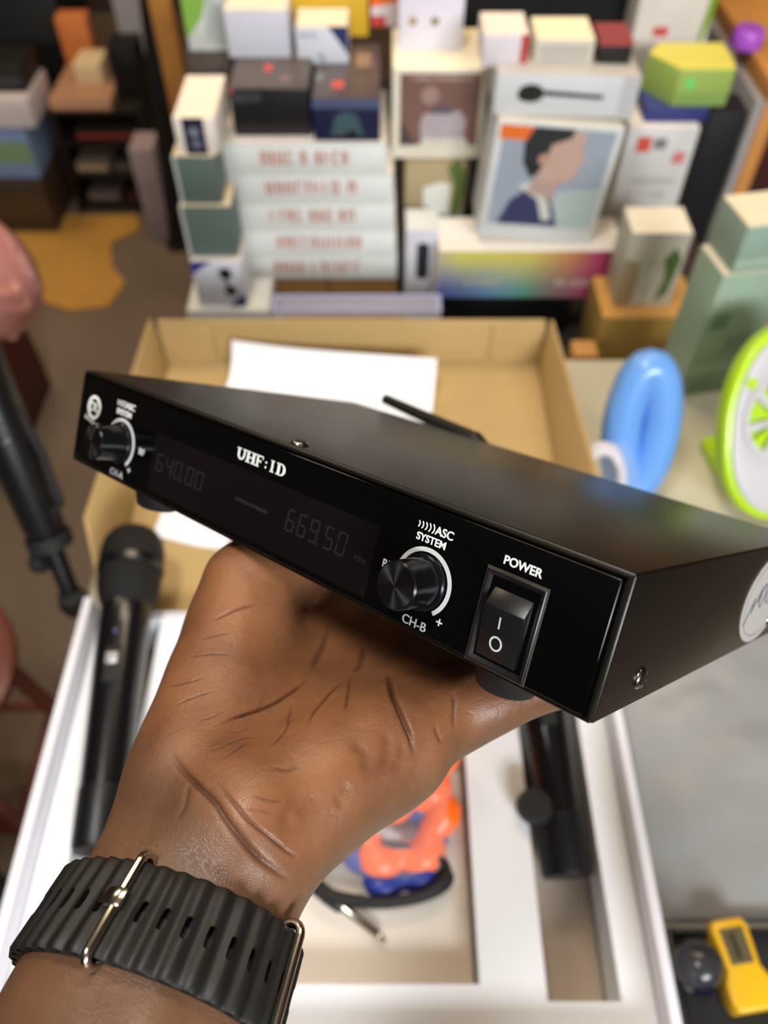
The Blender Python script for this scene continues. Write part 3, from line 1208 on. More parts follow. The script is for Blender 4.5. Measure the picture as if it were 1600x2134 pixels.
def wire_loop(ph, clasp):
    """rounded steel wire round the strap at one place"""
    hw = HWID + 1.5
    pts = []
    for (cz, co_), a0 in (((hw - 2.6, 3.1), 90), ((-(hw - 2.6), 3.1), 180), ((-(hw - 2.6), 1.8), 270), ((hw - 2.6, 1.8), 0)):
        pass
    path = []
    top, bot_, rr = 4.6, -0.4, 2.3
    def add_arc(cz, co_, a0, a1):
        for i in range(7):
            a = R_(a0 + (a1 - a0) * i / 6)
            path.append((cz + rr * math.cos(a), co_ + rr * math.sin(a)))
    add_arc(hw - rr, top - rr, 0, 90)
    add_arc(-(hw - rr), top - rr, 90, 180)
    add_arc(-(hw - rr), bot_ + rr, 180, 270)
    add_arc(hw - rr, bot_ + rr, 270, 360)
    mb = MB().tube([strap_pt(ph, off, z) for z, off in path], 1.05 * MM, 12, closed=True, M=SOFF)
    lo_ = mb.build('steel_loop', STEEL, strap_root, smooth=60)
    if clasp:
        c = MB()
        vs = []
        d = 2.3 / 26
        for z in (-1.9, 1.9):
            for ph2, off in ((ph - d * 0.5, 3.5), (ph + d * 1.3, 3.3), (ph + d * 1.3, 5.0), (ph + d * 0.2, 6.0), (ph - d * 0.6, 5.7)):
                vs.append(strap_pt(ph2, off, z + 1.0))
        c.add(vs, [tuple(range(5)), tuple(range(9, 4, -1))] + [(i, 5 + i, 5 + (i + 1) % 5, (i + 1) % 5) for i in range(5)], SOFF)
        c.build('loop_tongue', STEEL, lo_, bevel=0.0003)


wire_loop(PH1, True)
wire_loop(PH2, False)

# ------------------------------------------------------------------ counter and display table
ZC = 0.79            # counter top
ZP = 0.655           # lower display table top
COUNTER_M = mat('beige_laminate', (196, 188, 164), rough=0.45, var=0.04, vscale=6, bump=0.03, bscale=100)
TABLE_M = mat('dark_table_top', (52, 46, 42), rough=0.6, var=0.12, vscale=8, bump=0.05, bscale=100)
LEG_M = mat('dark_steel_leg', (40, 38, 38), rough=0.5, metal=0.4)
ct = thing('shop_counter', 'beige laminate shop counter under the opened white box', 'counter', loc=(0.35, 0.2, 0))
MB().box((-0.615, -0.45, ZC - 0.03), (0.095, 0.495, ZC)).build('counter_top', COUNTER_M, ct, bevel=0.003)
for sx in (-0.57, 0.05):
    for sy in (-0.40, 0.44):
        MB().box((sx - 0.02, sy - 0.02, 0), (sx + 0.02, sy + 0.02, ZC - 0.03)).build('leg', LEG_M, ct, bevel=0.003)
dt = thing('display_table', 'dark low display table carrying the stacked product boxes', 'table', loc=(0.25, 1.2, 0))
MB().box((-0.515, -0.465, ZP - 0.03), (0.225, 0.50, ZP)).build('table_top', TABLE_M, dt, bevel=0.003)
MB().box((-0.48, -0.40, 0.05), (0.18, -0.38, ZP - 0.03)).build('modesty_panel', TABLE_M, dt)
for sx in (-0.49, 0.195):
    for sy in (-0.44, 0.475):
        MB().box((sx - 0.02, sy - 0.02, 0), (sx + 0.02, sy + 0.02, ZP - 0.03)).build('leg', LEG_M, dt, bevel=0.003)

# ------------------------------------------------------------------ the opened set box: tray, insert and lid
XL, XR = -0.236, 0.170
YF, YH, YB = 0.030, 0.338, 0.660
ZR = ZC + 0.070                        # tray rim
bx = thing('product_box', 'opened cardboard set box with white outside and brown inside on the counter', 'box', loc=((XL + XR) / 2, YF, ZC))
OFF = Matrix.Translation((-(XL + XR) / 2, -YF, -ZC))
LILAC = mat('white_coated_board', (226, 224, 232), rough=0.4, var=0.02, vscale=12)
MB().box((XL, YF, ZC), (XR, YH, ZC + 0.004), OFF).build('tray_base', KRAFT, bx)
for lo, hi in (((XL, YF, ZC), (XL + 0.007, YH, ZR)), ((XR - 0.007, YF, ZC), (XR, YH, ZR)), ((XL + 0.007, YF, ZC), (XR - 0.007, YF + 0.007, ZR)), ((XL + 0.007, YH - 0.006, ZC), (XR - 0.007, YH, ZR - 0.022))):
    MB().box(lo, hi, OFF).build('tray_wall', LILAC, bx, bevel=0.0015)
# white insert with cut-outs
ix0, ix1, iy0, iy1 = XL + 0.008, XR - 0.008, YF + 0.008, YH - 0.007
ZI = ZR - 0.020
holes = [(-0.208, -0.178, 0.085, iy1 - 0.004), (-0.120, 0.058, 0.075, 0.285), (0.098, 0.142, 0.066, 0.310)]
gx = sorted({ix0, ix1, *[h[0] for h in holes], *[h[1] for h in holes]})
gy = sorted({iy0, iy1, *[h[2] for h in holes], *[h[3] for h in holes]})
im = MB()
solid = {}
for i in range(len(gx) - 1):
    for j in range(len(gy) - 1):
        mx, my = (gx[i] + gx[i + 1]) / 2, (gy[j] + gy[j + 1]) / 2
        solid[i, j] = not any(h[0] < mx < h[1] and h[2] < my < h[3] for h in holes)
for (i, j), s_ in solid.items():
    if not s_:
        continue
    x0, x1, y0, y1 = gx[i], gx[i + 1], gy[j], gy[j + 1]
    im.add([(x0, y0, ZI), (x1, y0, ZI), (x1, y1, ZI), (x0, y1, ZI)], [(0, 1, 2, 3)], OFF)
    for (a, b), p, q in (((i - 1, j), (x0, y1), (x0, y0)), ((i + 1, j), (x1, y0), (x1, y1)), ((i, j - 1), (x0, y0), (x1, y0)), ((i, j + 1), (x1, y1), (x0, y1))):
        if not solid.get((a, b), False):
            im.add([(p[0], p[1], ZC + 0.005), (q[0], q[1], ZC + 0.005), (q[0], q[1], ZI), (p[0], p[1], ZI)], [(0, 1, 2, 3)], OFF)
im.build('foam_insert', FOAM, bx)
MB().box((-0.118, 0.077, ZC + 0.005), (0.056, 0.283, ZC + 0.034), OFF).build('insert_floor', mat('beige_insert_board', (216, 205, 192), rough=0.8, var=0.03, vscale=8), bx)
MB().box((0.100, 0.068, ZC + 0.005), (0.140, 0.308, ZC + 0.014), OFF).build('insert_floor', mat('taupe_insert_board', (176, 160, 144), rough=0.8, var=0.03, vscale=8), bx)
# lid folded back flat behind the hinge: brown inside, flaring walls
LZ = ZC + 0.030
lid = MB().box((XL + 0.004, YH, LZ - 0.004), (XR - 0.004, YB, LZ), OFF).build('lid_panel', KRAFT, bx)


def wall(pts, th, name='lid_wall', m=KRAFT):
    a = [Vector(p) for p in pts]
    n = (a[1] - a[0]).cross(a[3] - a[0]).normalized() * th
    MB().add([*a, *[p + n for p in a]], [(0, 1, 2, 3), (7, 6, 5, 4), (0, 4, 5, 1), (1, 5, 6, 2), (2, 6, 7, 3), (3, 7, 4, 0)], OFF).build(name, m, bx, bevel=0.0012)


WH = 0.050
wall([(XL + 0.004, YH + 0.004, LZ), (XL + 0.004, YB, LZ), (XL - 0.006, YB + 0.004, LZ + WH), (XL - 0.014, YH + 0.07, LZ + WH)], 0.004)
wall([(XR - 0.004, YB, LZ), (XR - 0.004, YH + 0.004, LZ), (XR + 0.020, YH + 0.06, LZ + WH), (XR + 0.004, YB + 0.004, LZ + WH)], 0.004)
wall([(XL + 0.004, YB, LZ), (XR - 0.004, YB, LZ), (XR - 0.004, YB + 0.006, LZ + WH), (XL + 0.004, YB + 0.006, LZ + WH)], 0.004)
wall([(XL + 0.006, YB - 0.004, LZ), (XL + 0.060, YB - 0.003, LZ), (XL + 0.058, YB + 0.001, LZ + WH - 0.004), (XL + 0.004, YB + 0.001, LZ + WH - 0.004)], 0.003, 'corner_flap')
wall([(XR - 0.060, YB - 0.003, LZ), (XR - 0.006, YB - 0.004, LZ), (XR - 0.004, YB + 0.001, LZ + WH - 0.004), (XR - 0.058, YB + 0.001, LZ + WH - 0.004)], 0.003, 'corner_flap')
# tuck tab standing behind the far wall
t0, t1 = P(592, 690, Y=YB + 0.012), P(842, 690, Y=YB + 0.012)
tab = MB().box((t0.x, YB + 0.012, LZ + 0.010), (t1.x, YB + 0.016, P(700, 664, Y=YB + 0.012).z), OFF).build('tuck_tab', KRAFT_D, bx, bevel=0.001)
hc = P(714, 686, Y=YB + 0.012)
MB().prism(circ(hc.x, hc.z, 0.010, 20, rz=0.006), YB + 0.0112, YB + 0.013, OFF).build('tab_hole', WHITE, tab)  # white disc laid on the tab in place of its hole


# ------------------------------------------------------------------ papers in the lid
def sheet(name, label, corners, z, m, curl=0.006, lift=0.0, lines=True, seed=1, n=12):
    """paper lying in the lid: four ground-plan corners, slightly curled, with faint lines of print"""
    rr = random.Random(seed)
    c = [Vector((p[0], p[1], 0)) for p in corners]
    o = c[0].copy()
    o.z = z
    root = thing(name, label, 'paper', loc=o)

    def pt(u, v, dz):
        q = c[0].lerp(c[1], u).lerp(c[3].lerp(c[2], u), v)
        w = curl * ((u - 0.5) ** 2 * 2.4 + max(0, v - 0.6) ** 2 * 4) + lift * max(0, v - 0.45) ** 2 * 3.3 + 0.0006 * math.sin(7 * u + 3 * v)
        return q - Vector((o.x, o.y, 0)) + Vector((0, 0, w + dz))
    mb = MB()
    for i in range(n):
        for j in range(n):
            a = [(i / n, j / n), ((i + 1) / n, j / n), ((i + 1) / n, (j + 1) / n), (i / n, (j + 1) / n)]
            mb.add([pt(u, v, 0.0012) for u, v in a], [(0, 1, 2, 3)])
            mb.add([pt(u, v, 0.0006) for u, v in a], [(3, 2, 1, 0)])
            for k, edge in enumerate((j == 0, i == n - 1, j == n - 1, i == 0)):
                if edge:
                    l = (k + 1) % 4
                    mb.add([pt(*a[k], 0.0006), pt(*a[l], 0.0006), pt(*a[l], 0.0012), pt(*a[k], 0.0012)], [(0, 1, 2, 3)])
    mb.build('page', m, root, smooth=60)
    if lines:
        lm = MB()
        for j in range(6):
            v = 0.10 + 0.085 * j
            w = 0.5 + 0.34 * rr.random()
            for i in range(10):
                u0, u1 = 0.09 + w * i / 10, 0.09 + w * (i + 1) / 10
                lm.add([pt(u0, v, 0.0014), pt(u1, v, 0.0014), pt(u1, v + 0.014, 0.0014), pt(u0, v + 0.014, 0.0014)], [(0, 1, 2, 3)])
        lm.build('print_lines', ink((196, 196, 198)), root)
    return root


def flat(px, py, z):
    q = P(px, py, Z=z)
    return (q.x, q.y)


PAPER = mat('bright_white_paper', (238, 238, 240), rough=0.6, var=0.015, vscale=10)
sheet('instruction_leaflet', 'white printed leaflet lying across the middle of the brown lid',
      [flat(462, 835, LZ), flat(895, 905, LZ), flat(906, 806, LZ), flat(494, 768, LZ)], LZ, PAPER, lift=0.030, seed=2)
sheet('paper_slip', 'small white paper at the hinge of the lid beside the microphone head',
      [flat(318, 1120, LZ), flat(470, 1150, LZ), flat(520, 1050, LZ), flat(345, 1058, LZ)], LZ, PAPER, curl=0.003, lines=False)
sheet('paper_scrap', 'narrow white paper strip against the far wall of the lid',
      [flat(745, 772, LZ + .03), flat(838, 766, LZ + .03), flat(835, 752, LZ + .03), flat(735, 755, LZ + .03)], LZ, PAPER, curl=0.002, lines=False)

# ------------------------------------------------------------------ microphones
GRILLE = mat('black_wire_grille', (20, 20, 20), rough=0.55, metal=0.3, var=0.5, vscale=900, bump=0.9, bscale=1400)
MICB = mat('black_mic_paint', (14, 14, 16), rough=0.26, var=0.08, vscale=30, coat=0.3)


def mic(label, head, tail, z_up=Vector((0, 0, 1)), knob_side=None):
    """handheld microphone: axis from head to tail"""
    d = (tail - head)
    L = d.length
    z = d.normalized()
    x = (z_up - z * z_up.dot(z)).normalized()
    y = z.cross(x)
    M = Matrix((x, y, z)).transposed().to_4x4()
    M.translation = head
    r = thing('microphone', label, 'microphone', M=M, group='handheld microphones of the set')
    MB().lathe([(0.0, 0.0), (0.012, 0.0012), (0.0195, 0.005), (0.0235, 0.012), (0.0252, 0.021), (0.0254, 0.030), (0.0244, 0.034)], 40).build('grille', GRILLE, r, smooth=50)
    MB().lathe([(0.0244, 0.0335), (0.0262, 0.0345), (0.0262, 0.0395), (0.0250, 0.0405), (0.0244, 0.0410)], 40).build('grille_band', MICB, r, smooth=40)
    MB().lathe([(0.0244, 0.0405), (0.0246, 0.050), (0.0232, 0.060), (0.0205, 0.068), (0.0190, 0.073)], 40).build('lower_grille', GRILLE, r, smooth=50)
    MB().lathe([(0.0190, 0.0725), (0.0196, 0.075), (0.0194, 0.095), (0.0180, 0.140), (0.0168, L - 0.045), (0.0166, L - 0.040)], 40).build('handle', MICB, r, smooth=40)
    MB().lathe([(0.0172, L - 0.040), (0.0172, L - 0.004), (0.0160, L), (0.0, L)], 40).build('end_cap', BLACKP, r, smooth=40)
    sw = MB().box((0.0175, -0.0055, 0.112), (0.0196, 0.0055, 0.140)).build('switch_plate', BLACKM, r, bevel=0.0006)
    MB().box((0.0194, -0.0042, 0.118), (0.0212, 0.0042, 0.1265)).build('slide_switch', mat('silver_plastic', (170, 172, 176), rough=0.35, metal=0.5), sw, bevel=0.0005)
    MB().lathe([(0.0016, 0.0), (0.0016, 0.0012), (0.0, 0.0018)], 12, Matrix.Translation((0.0186, 0, 0.100)) @ Matrix.Rotation(math.pi / 2, 4, 'Y')).build('indicator', mat('blue_grey_lens', (90, 96, 130), rough=0.15), r)
    if knob_side:
        MB().lathe([(0.010, 0.0), (0.010, 0.010), (0.007, 0.014), (0.0, 0.015)], 24, Matrix.Translation((0, knob_side * 0.013, L - 0.052)) @ Matrix.Rotation(-knob_side * math.pi / 2, 4, 'X')).build('side_stud', BLACKP, r, smooth=40)
    return r


h0 = P(284, 1112, Z=ZR + 0.003)
mic('black handheld microphone with round grille lying on the left of the white tray', Vector((h0.x, h0.y, ZI + 0.026)), Vector((-0.186, 0.148, ZI + 0.012)))
tl = P(1186, 1822, Z=ZI - 0.005)
mic('black microphone lying tail towards the viewer in the right slot of the white tray', Vector((tl.x - 0.012, tl.y + 0.235, ZI + 0.018)), Vector((tl.x, tl.y, ZI - 0.012)), knob_side=None)
st = P(1118, 1690, Z=ZI)
mb = MB()
mb.lathe([(0.0, -0.008), (0.010, -0.007), (0.0125, 0.0), (0.010, 0.007), (0.0, 0.008)], 24)
o = mb.build('black_stud', BLACKM, smooth=60, loc=(st.x - 0.003, st.y, ZI + 0.009))  # plain black stud, rounded at both ends
tag(o, 'small round black stud beside the right microphone', 'plug')

# ------------------------------------------------------------------ accessories bag in the middle of the tray
ORANGE = mat('orange_silicone', (252, 104, 0), rough=0.35, var=0.05, vscale=30)
BLUE = mat('blue_silicone', (44, 58, 140), rough=0.35, var=0.08, vscale=30)
ZF = ZC + 0.034


def mic_ring(label, c, tilt, yaw, m, R0=0.027, r0=0.009):
    """six-sided anti-roll ring for a microphone"""
    r = MB()
    path, rad = [], []
    for i in range(48):
        a = 2 * math.pi * i / 48
        k = 1 + 0.09 * math.cos(6 * a)
        path.append((R0 * k * math.cos(a), R0 * k * math.sin(a), 0))
        rad.append(r0 * (1 + 0.18 * math.cos(6 * a)))
    r.tube(path, rad, 14, closed=True)
    o = r.build('microphone_ring', m, smooth=60)
    o.matrix_world = Matrix.Translation(c) @ Matrix.Rotation(yaw, 4, 'Z') @ Matrix.Rotation(tilt, 4, 'X')
    return tag(o, label, 'ring', 'anti-roll rings in the tray')


c1 = P(838, 1618, Z=ZF + 0.030)
c2 = P(828, 1700, Z=ZF + 0.016)
mic_ring('orange silicone ring, the farther of two beside the hand', Vector((c1.x, c1.y + 0.008, ZF + 0.036)), R_(38), 0.3, ORANGE, 0.027, 0.0115)
mic_ring('orange silicone ring, the nearer of two beside the hand', Vector((c2.x, c2.y, ZF + 0.015)), R_(12), 0.1, ORANGE, 0.028, 0.0115)
mic_ring('dark blue silicone ring under the orange rings', Vector((c2.x - 0.002, c2.y - 0.016, ZF + 0.009)), R_(4), 0.2, BLUE, 0.026, 0.008)
b1 = P(845, 1662, Z=ZF + 0.025)
mic_ring('dark blue silicone ring seen inside the upper orange ring', Vector((b1.x, b1.y + 0.012, ZF + 0.022)), R_(30), 0.0, BLUE, 0.019, 0.006)
# coiled black lead
cl = MB()
pth = []
c3 = P(785, 1812, Z=ZF)
for i in range(150):
    a = 2 * math.pi * i / 40
    pth.append((c3.x + (0.046 + 0.003 * math.sin(i * .21)) * math.cos(a), c3.y - 0.006 + 0.017 * math.sin(a), ZF + 0.0035 + 0.0042 * (i / 40)))
cl.tube(pth, 0.0028, 8)
pe = pth[-1]
tag(cl.build('audio_lead', BLACKM, smooth=60), 'coiled black audio lead in the middle of the white tray', 'cable')
pj = P(655, 1812, Z=ZF + 0.012)
pg = thing('jack_plug', 'chrome and black jack plug lying on the coiled lead', 'plug', loc=(pj.x, pj.y - 0.008, ZF + 0.005))
MJ = Matrix.Rotation(R_(90), 4, 'Y') @ Matrix.Rotation(R_(35), 4, 'X')
MB().lathe([(0.0, 0.0), (0.005, 0.001), (0.0055, 0.012), (0.0048, 0.022), (0.003, 0.024)], 16, MJ).build('plug_sleeve', BLACKP, pg, smooth=40)
MB().lathe([(0.003, 0.023), (0.003, 0.050), (0.0022, 0.052), (0.0028, 0.054), (0.0, 0.058)], 16, MJ).build('plug_tip', STEEL, pg, smooth=40)
# clear bag over the accessories
CLEAR = mat('clear_polythene', (235, 238, 245), rough=0.12, var=0.0, alpha=0.06, spec=0.9, bump=0.5, bscale=60)


def crumpled(name, label, cat, x0, x1, y0, y1, z, dz, m, seed, n=26, amp=0.004, rotz=0.0, solid_th=0.0004):
    rr = np.random.RandomState(seed)
    K = [(rr.normal(size=2) * 40, rr.rand() * 6.28, rr.rand()) for _ in range(14)]
    root_c = Vector(((x0 + x1) / 2, (y0 + y1) / 2, z))

    def pt(i, j, lift):
        u, v = i / n, j / n
        x = x0 + (x1 - x0) * u - root_c.x
        y = y0 + (y1 - y0) * v - root_c.y
        e = (max(0.0, math.sin(math.pi * u)) * max(0.0, math.sin(math.pi * v))) ** 0.6
        w = sum(abs(math.sin(k[0] * x + k[1] * y + p)) * a for k, p, a in K) / 7.0
        return (x, y, 0.0008 + dz * e + amp * w * (0.3 + e) + lift)
    mb = MB()
    for i in range(n):
        for j in range(n):
            a = [(i, j), (i + 1, j), (i + 1, j + 1), (i, j + 1)]
            mb.add([pt(*q, 0) for q in a], [(0, 1, 2, 3)])
    o = mb.build(name, m, smooth=25)
    o.location = root_c
    o.rotation_euler.z = rotz
    sd = o.modifiers.new('thickness', 'SOLIDIFY')
    sd.thickness = solid_th
    return tag(o, label, cat)


crumpled('accessory_bag', 'clear plastic bag over the orange and blue rings', 'plastic bag', c3.x - 0.075, c3.x + 0.060, c3.y - 0.012, c3.y + 0.125, ZF, 0.050, CLEAR, 5, amp=0.010)
sl = P(935, 1560, Z=ZF)
tag(MB().box((-0.012, -0.006, 0), (0.012, 0.006, 0.0012)).build('paper_label', card((240, 206, 140)), loc=(sl.x, sl.y, ZI + 0.001)), 'tiny yellow label on the white insert above the bag', 'label')

# ------------------------------------------------------------------ cartons on the display table
def strokes(mb, x0, z0, x1, z1, seed, y=-0.0004):
    """unreadable blurred lettering: rows of short upright and cross strokes"""
    rr = random.Random(seed)
    x = x0
    h = z1 - z0
    while x < x1:
        w = h * (0.30 + 0.30 * rr.random())
        if rr.random() < 0.14:
            x += w
            continue
        t = h * 0.16
        mb.box((x, y, z0), (x + t, 0, z1))
        if rr.random() < 0.7:
            mb.box((x + w - t, y, z0), (x + w, 0, z1))
        for zz in (z0, (z0 + z1) / 2, z1 - t):
            if rr.random() < 0.4:
                mb.box((x, y * 0.9, zz), (x + w, 0, zz + t))
        x += w + h * 0.22


def carton(name, label, L, R, T, Y, dep, zb, rgb, top=None, prints=(), roll=0.0, yaw=0.0, cat='box', group=None, flap=True, rough=0.5):
    a, b = P(L, T, Y=Y), P(R, T, Y=Y)
    w, h = b.x - a.x, a.z - zb
    lift = abs(math.sin(R_(roll))) * w / 2
    r = thing(name, label, cat, loc=((a.x + b.x) / 2, Y, zb + lift), group=group)
    r.rotation_euler = (0, R_(roll), R_(yaw))
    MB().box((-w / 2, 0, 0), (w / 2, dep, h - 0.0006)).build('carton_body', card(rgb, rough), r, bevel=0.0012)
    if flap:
        MB().box((-w / 2 + 0.0007, 0.0007, h - 0.0007), (w / 2 - 0.0007, dep - 0.0007, h)).build('top_flap', card(top or rgb, rough), r)  # many top colours have the warm overhead light painted in
    for k, (pname, kind, d, c) in enumerate(prints):
        mb = MB()
        X = lambda u: -w / 2 + w * u
        Zz = lambda v: h * v
        if kind == 'r':
            mb.box((X(d[0]), -0.0003, Zz(d[1])), (X(d[2]), 0.0, Zz(d[3])))
        elif kind == 'p':
            mb.prism([(X(u), Zz(v)) for u, v in d], -0.0003 - 0.00012 * k, 0.0)
        elif kind == 'c':
            mb.prism(circ(X(d[0]), Zz(d[1]), d[2] * h, 28), -0.0003 - 0.00012 * k, 0.0)
        elif kind == 's':
            strokes(mb, X(d[0]), Zz(d[1]), X(d[2]), Zz(d[3]), d[4])
        elif kind == 'T':           # on the top flap: u, depth fraction
            mb.box((X(d[0]), dep * d[1], h), (X(d[2]), dep * d[3], h + 0.0003))
        mb.build(pname, ink(c), r)
    return zb + h + lift * 0


# --- left column
z = carton('flat_carton', 'plain white carton at the foot of the left column of boxes', 388, 560, 648, 0.865, 0.075, ZP, (222, 220, 210))
z = carton('earphone_box', 'white and blue box with two black earbuds printed on it', 395, 500, 545, 0.875, 0.060, z, (212, 214, 222), top=(236, 224, 206),
           prints=[('blue_corner', 'p', [(0, 0.72), (0, 1), (0.42, 1)], (48, 58, 140)), ('blue_corner', 'p', [(0.62, 0), (1, 0), (1, 0.32)], (40, 48, 110)),
                   ('earbud_print', 'c', (0.66, 0.74, 0.12), (30, 30, 36)), ('earbud_print', 'c', (0.72, 0.36, 0.11), (30, 30, 36)),
                   ('earbud_stem', 'r', (0.62, 0.40, 0.70, 0.66), (120, 120, 132))])
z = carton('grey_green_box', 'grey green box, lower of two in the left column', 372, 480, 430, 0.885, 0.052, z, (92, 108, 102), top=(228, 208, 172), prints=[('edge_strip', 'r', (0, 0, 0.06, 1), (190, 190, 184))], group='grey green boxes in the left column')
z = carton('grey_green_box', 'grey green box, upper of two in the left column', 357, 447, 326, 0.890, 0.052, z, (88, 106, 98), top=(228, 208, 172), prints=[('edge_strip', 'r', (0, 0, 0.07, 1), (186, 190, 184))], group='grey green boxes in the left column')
z_nav = carton('navy_panel_box', 'white box with navy panel and pale top on the left column', 358, 446, 246, 0.895, 0.105, z, (226, 216, 204), top=(246, 228, 206),
               prints=[('navy_panel', 'r', (0.20, 0.0, 0.72, 1.0), (26, 28, 52)), ('pale_mark', 'c', (0.46, 0.62, 0.14), (120, 124, 140)), ('pale_mark', 'c', (0.48, 0.30, 0.14), (100, 104, 124))])

# --- five white boxes on a brown carton
z = carton('kraft_carton', 'brown carton under the stack of five white boxes', 507, 830, 577, 0.955, 0.150, ZP, (168, 128, 70), prints=[('tape_strip', 'r', (0.53, 0.0, 0.56, 1.0), (140, 104, 56))])
hts = [(505, 828, 527), (496, 825, 479), (487, 822, 425), (470, 819, 362), (455, 806, 297)]
ordn = ['bottom box', 'second box from the bottom', 'middle box', 'second box from the top', 'top box']
z0 = z
ztop = P(600, 297, Y=0.95).z
for i, (L, R, T) in enumerate(hts):
    zt = z0 + (ztop - z0) * (i + 1) / 5
    # rows of boxes of equal height: find the pixel row of their top edge at this distance
    lo, hi = 200, 700
    for _ in range(30):
        mid = (lo + hi) / 2
        if P(600, mid, Y=0.95).z > zt:
            lo = mid
        else:
            hi = mid
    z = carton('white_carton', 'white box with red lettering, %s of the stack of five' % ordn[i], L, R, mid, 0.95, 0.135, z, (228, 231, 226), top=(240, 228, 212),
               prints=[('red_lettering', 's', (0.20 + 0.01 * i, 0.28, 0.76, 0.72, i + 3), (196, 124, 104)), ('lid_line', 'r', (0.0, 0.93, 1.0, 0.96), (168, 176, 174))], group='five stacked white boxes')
z_stack = z
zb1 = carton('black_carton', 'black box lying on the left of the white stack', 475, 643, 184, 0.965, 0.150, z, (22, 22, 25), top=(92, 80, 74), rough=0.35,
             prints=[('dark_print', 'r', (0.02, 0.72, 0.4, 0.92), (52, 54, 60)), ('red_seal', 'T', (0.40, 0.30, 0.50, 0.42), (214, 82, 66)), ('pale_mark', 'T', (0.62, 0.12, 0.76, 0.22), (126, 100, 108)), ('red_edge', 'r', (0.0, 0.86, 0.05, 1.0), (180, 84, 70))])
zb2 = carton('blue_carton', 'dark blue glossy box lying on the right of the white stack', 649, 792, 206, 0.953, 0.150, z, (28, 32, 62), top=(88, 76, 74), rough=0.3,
             prints=[('top_band', 'r', (0.0, 0.78, 1.0, 1.0), (74, 84, 116)), ('figure_print', 'p', [(0.25, 0.15), (0.75, 0.15), (0.66, 0.62), (0.5, 0.72), (0.34, 0.60)], (62, 86, 92)), ('figure_shade', 'p', [(0.32, 0.05), (0.7, 0.05), (0.6, 0.3)], (20, 22, 30)),
                     ('red_seal', 'T', (0.28, 0.18, 0.46, 0.30), (212, 84, 66)), ('pale_mark', 'T', (0.62, 0.55, 0.86, 0.80), (156, 124, 104)), ('pale_mark', 'T', (0.04, 0.30, 0.14, 0.44), (120, 128, 120))])
carton('white_carton', 'plain white box standing on the black box', 464, 598, 20, 1.045, 0.055, zb1, (198, 198, 208), top=(250, 232, 204))
carton('yellow_carton', 'yellow box standing behind the navy and white box', 596, 766, -40, 1.106, 0.04, max(zb1, zb2), (206, 166, 40), top=(236, 200, 80))
carton('printed_carton', 'white box with navy corner print on the dark blue box', 614, 724, 55, 1.045, 0.055, zb2, (210, 212, 218), top=(248, 228, 200),
       prints=[('navy_corner', 'p', [(0.62, 1.0), (1, 1), (1, 0.25)], (36, 48, 96)), ('blue_lines', 's', (0.06, 0.70, 0.40, 0.82, 4), (110, 120, 160)), ('pen_print', 'p', [(0.40, 0.22), (0.52, 0.05), (0.56, 0.08), (0.46, 0.28)], (110, 112, 120))])
z = carton('brown_carton', 'dark brown box standing behind the left column', 385, 478, 108, 1.10, 0.10, ZP, (78, 68, 58))
carton('green_print_carton', 'white box with green printing behind the left column', 372, 480, -25, 1.102, 0.09, z, (206, 208, 200), prints=[('green_print', 'p', [(0, 0.2), (0, 1), (0.55, 1), (0.35, 0.55)], (132, 176, 72)), ('green_band', 'r', (0.85, 0.05, 1.0, 1.0), (160, 178, 96)), ('pale_figure', 'p', [(0.35, 0.15), (0.8, 0.15), (0.75, 0.8), (0.5, 0.9)], (176, 182, 176))])

# --- middle column
z = carton('black_carton', 'black filler box for the dark gap under the box with the plant picture', 842, 985, 470, 1.010, 0.09, ZP, (20, 19, 18))  # added as support, coloured black to stand for the dark gap
z = carton('plant_picture_box', 'box with a white cup and green plant picture below the framed picture box', 845, 986, 326, 1.005, 0.09, z, (168, 150, 112), top=(228, 214, 190),
           prints=[('table_print', 'r', (0.0, 0.0, 1.0, 0.26), (182, 188, 178)), ('cup_print', 'p', [(0.30, 0.10), (0.66, 0.10), (0.70, 0.62), (0.58, 0.66), (0.28, 0.58)], (222, 222, 210)),
                   ('leaf_print', 'p', [(0.72, 0.16), (0.84, 0.20), (0.92, 0.75), (0.78, 0.98), (0.64, 0.85), (0.76, 0.6)], (84, 110, 50)), ('shade_band', 'r', (0.90, 0.0, 1.0, 1.0), (70, 62, 46))])
z = carton('picture_carton', 'cream box with a brown framed picture of a shiny appliance', 818, 1020, 143, 1.000, 0.115, z, (226, 218, 198), top=(255, 240, 206),
           prints=[('picture', 'r', (0.08, 0.16, 0.93, 0.95), (120, 88, 78)), ('appliance_print', 'p', [(0.32, 0.22), (0.78, 0.22), (0.80, 0.44), (0.74, 0.55), (0.34, 0.52), (0.30, 0.40)], (172, 160, 166)),
                   ('lid_print', 'p', [(0.42, 0.52), (0.64, 0.52), (0.62, 0.60), (0.44, 0.60)], (90, 84, 98)), ('glass_print', 'c', (0.40, 0.72, 0.10), (156, 128, 122)), ('shadow_print', 'p', [(0.08, 0.16), (0.26, 0.16), (0.12, 0.42), (0.08, 0.42)], (78, 62, 64)),
                   ('sheen_print', 'p', [(0.30, 0.16), (0.85, 0.16), (0.80, 0.24), (0.34, 0.24)], (206, 200, 186)), ('caption', 's', (0.2, 0.88, 0.84, 0.92, 9), (196, 176, 170))])
carton('white_carton', 'tall white box with two small gold discs on the cream picture box', 832, 974, -70, 1.050, 0.05, z, (222, 218, 230), top=(245, 236, 230),
       prints=[('gold_disc', 'c', (0.22, 0.36, 0.055), (166, 136, 92)), ('gold_disc', 'c', (0.56, 0.36, 0.055), (140, 118, 76)), ('grey_knob', 'c', (0.72, 0.78, 0.07), (120, 130, 140))])
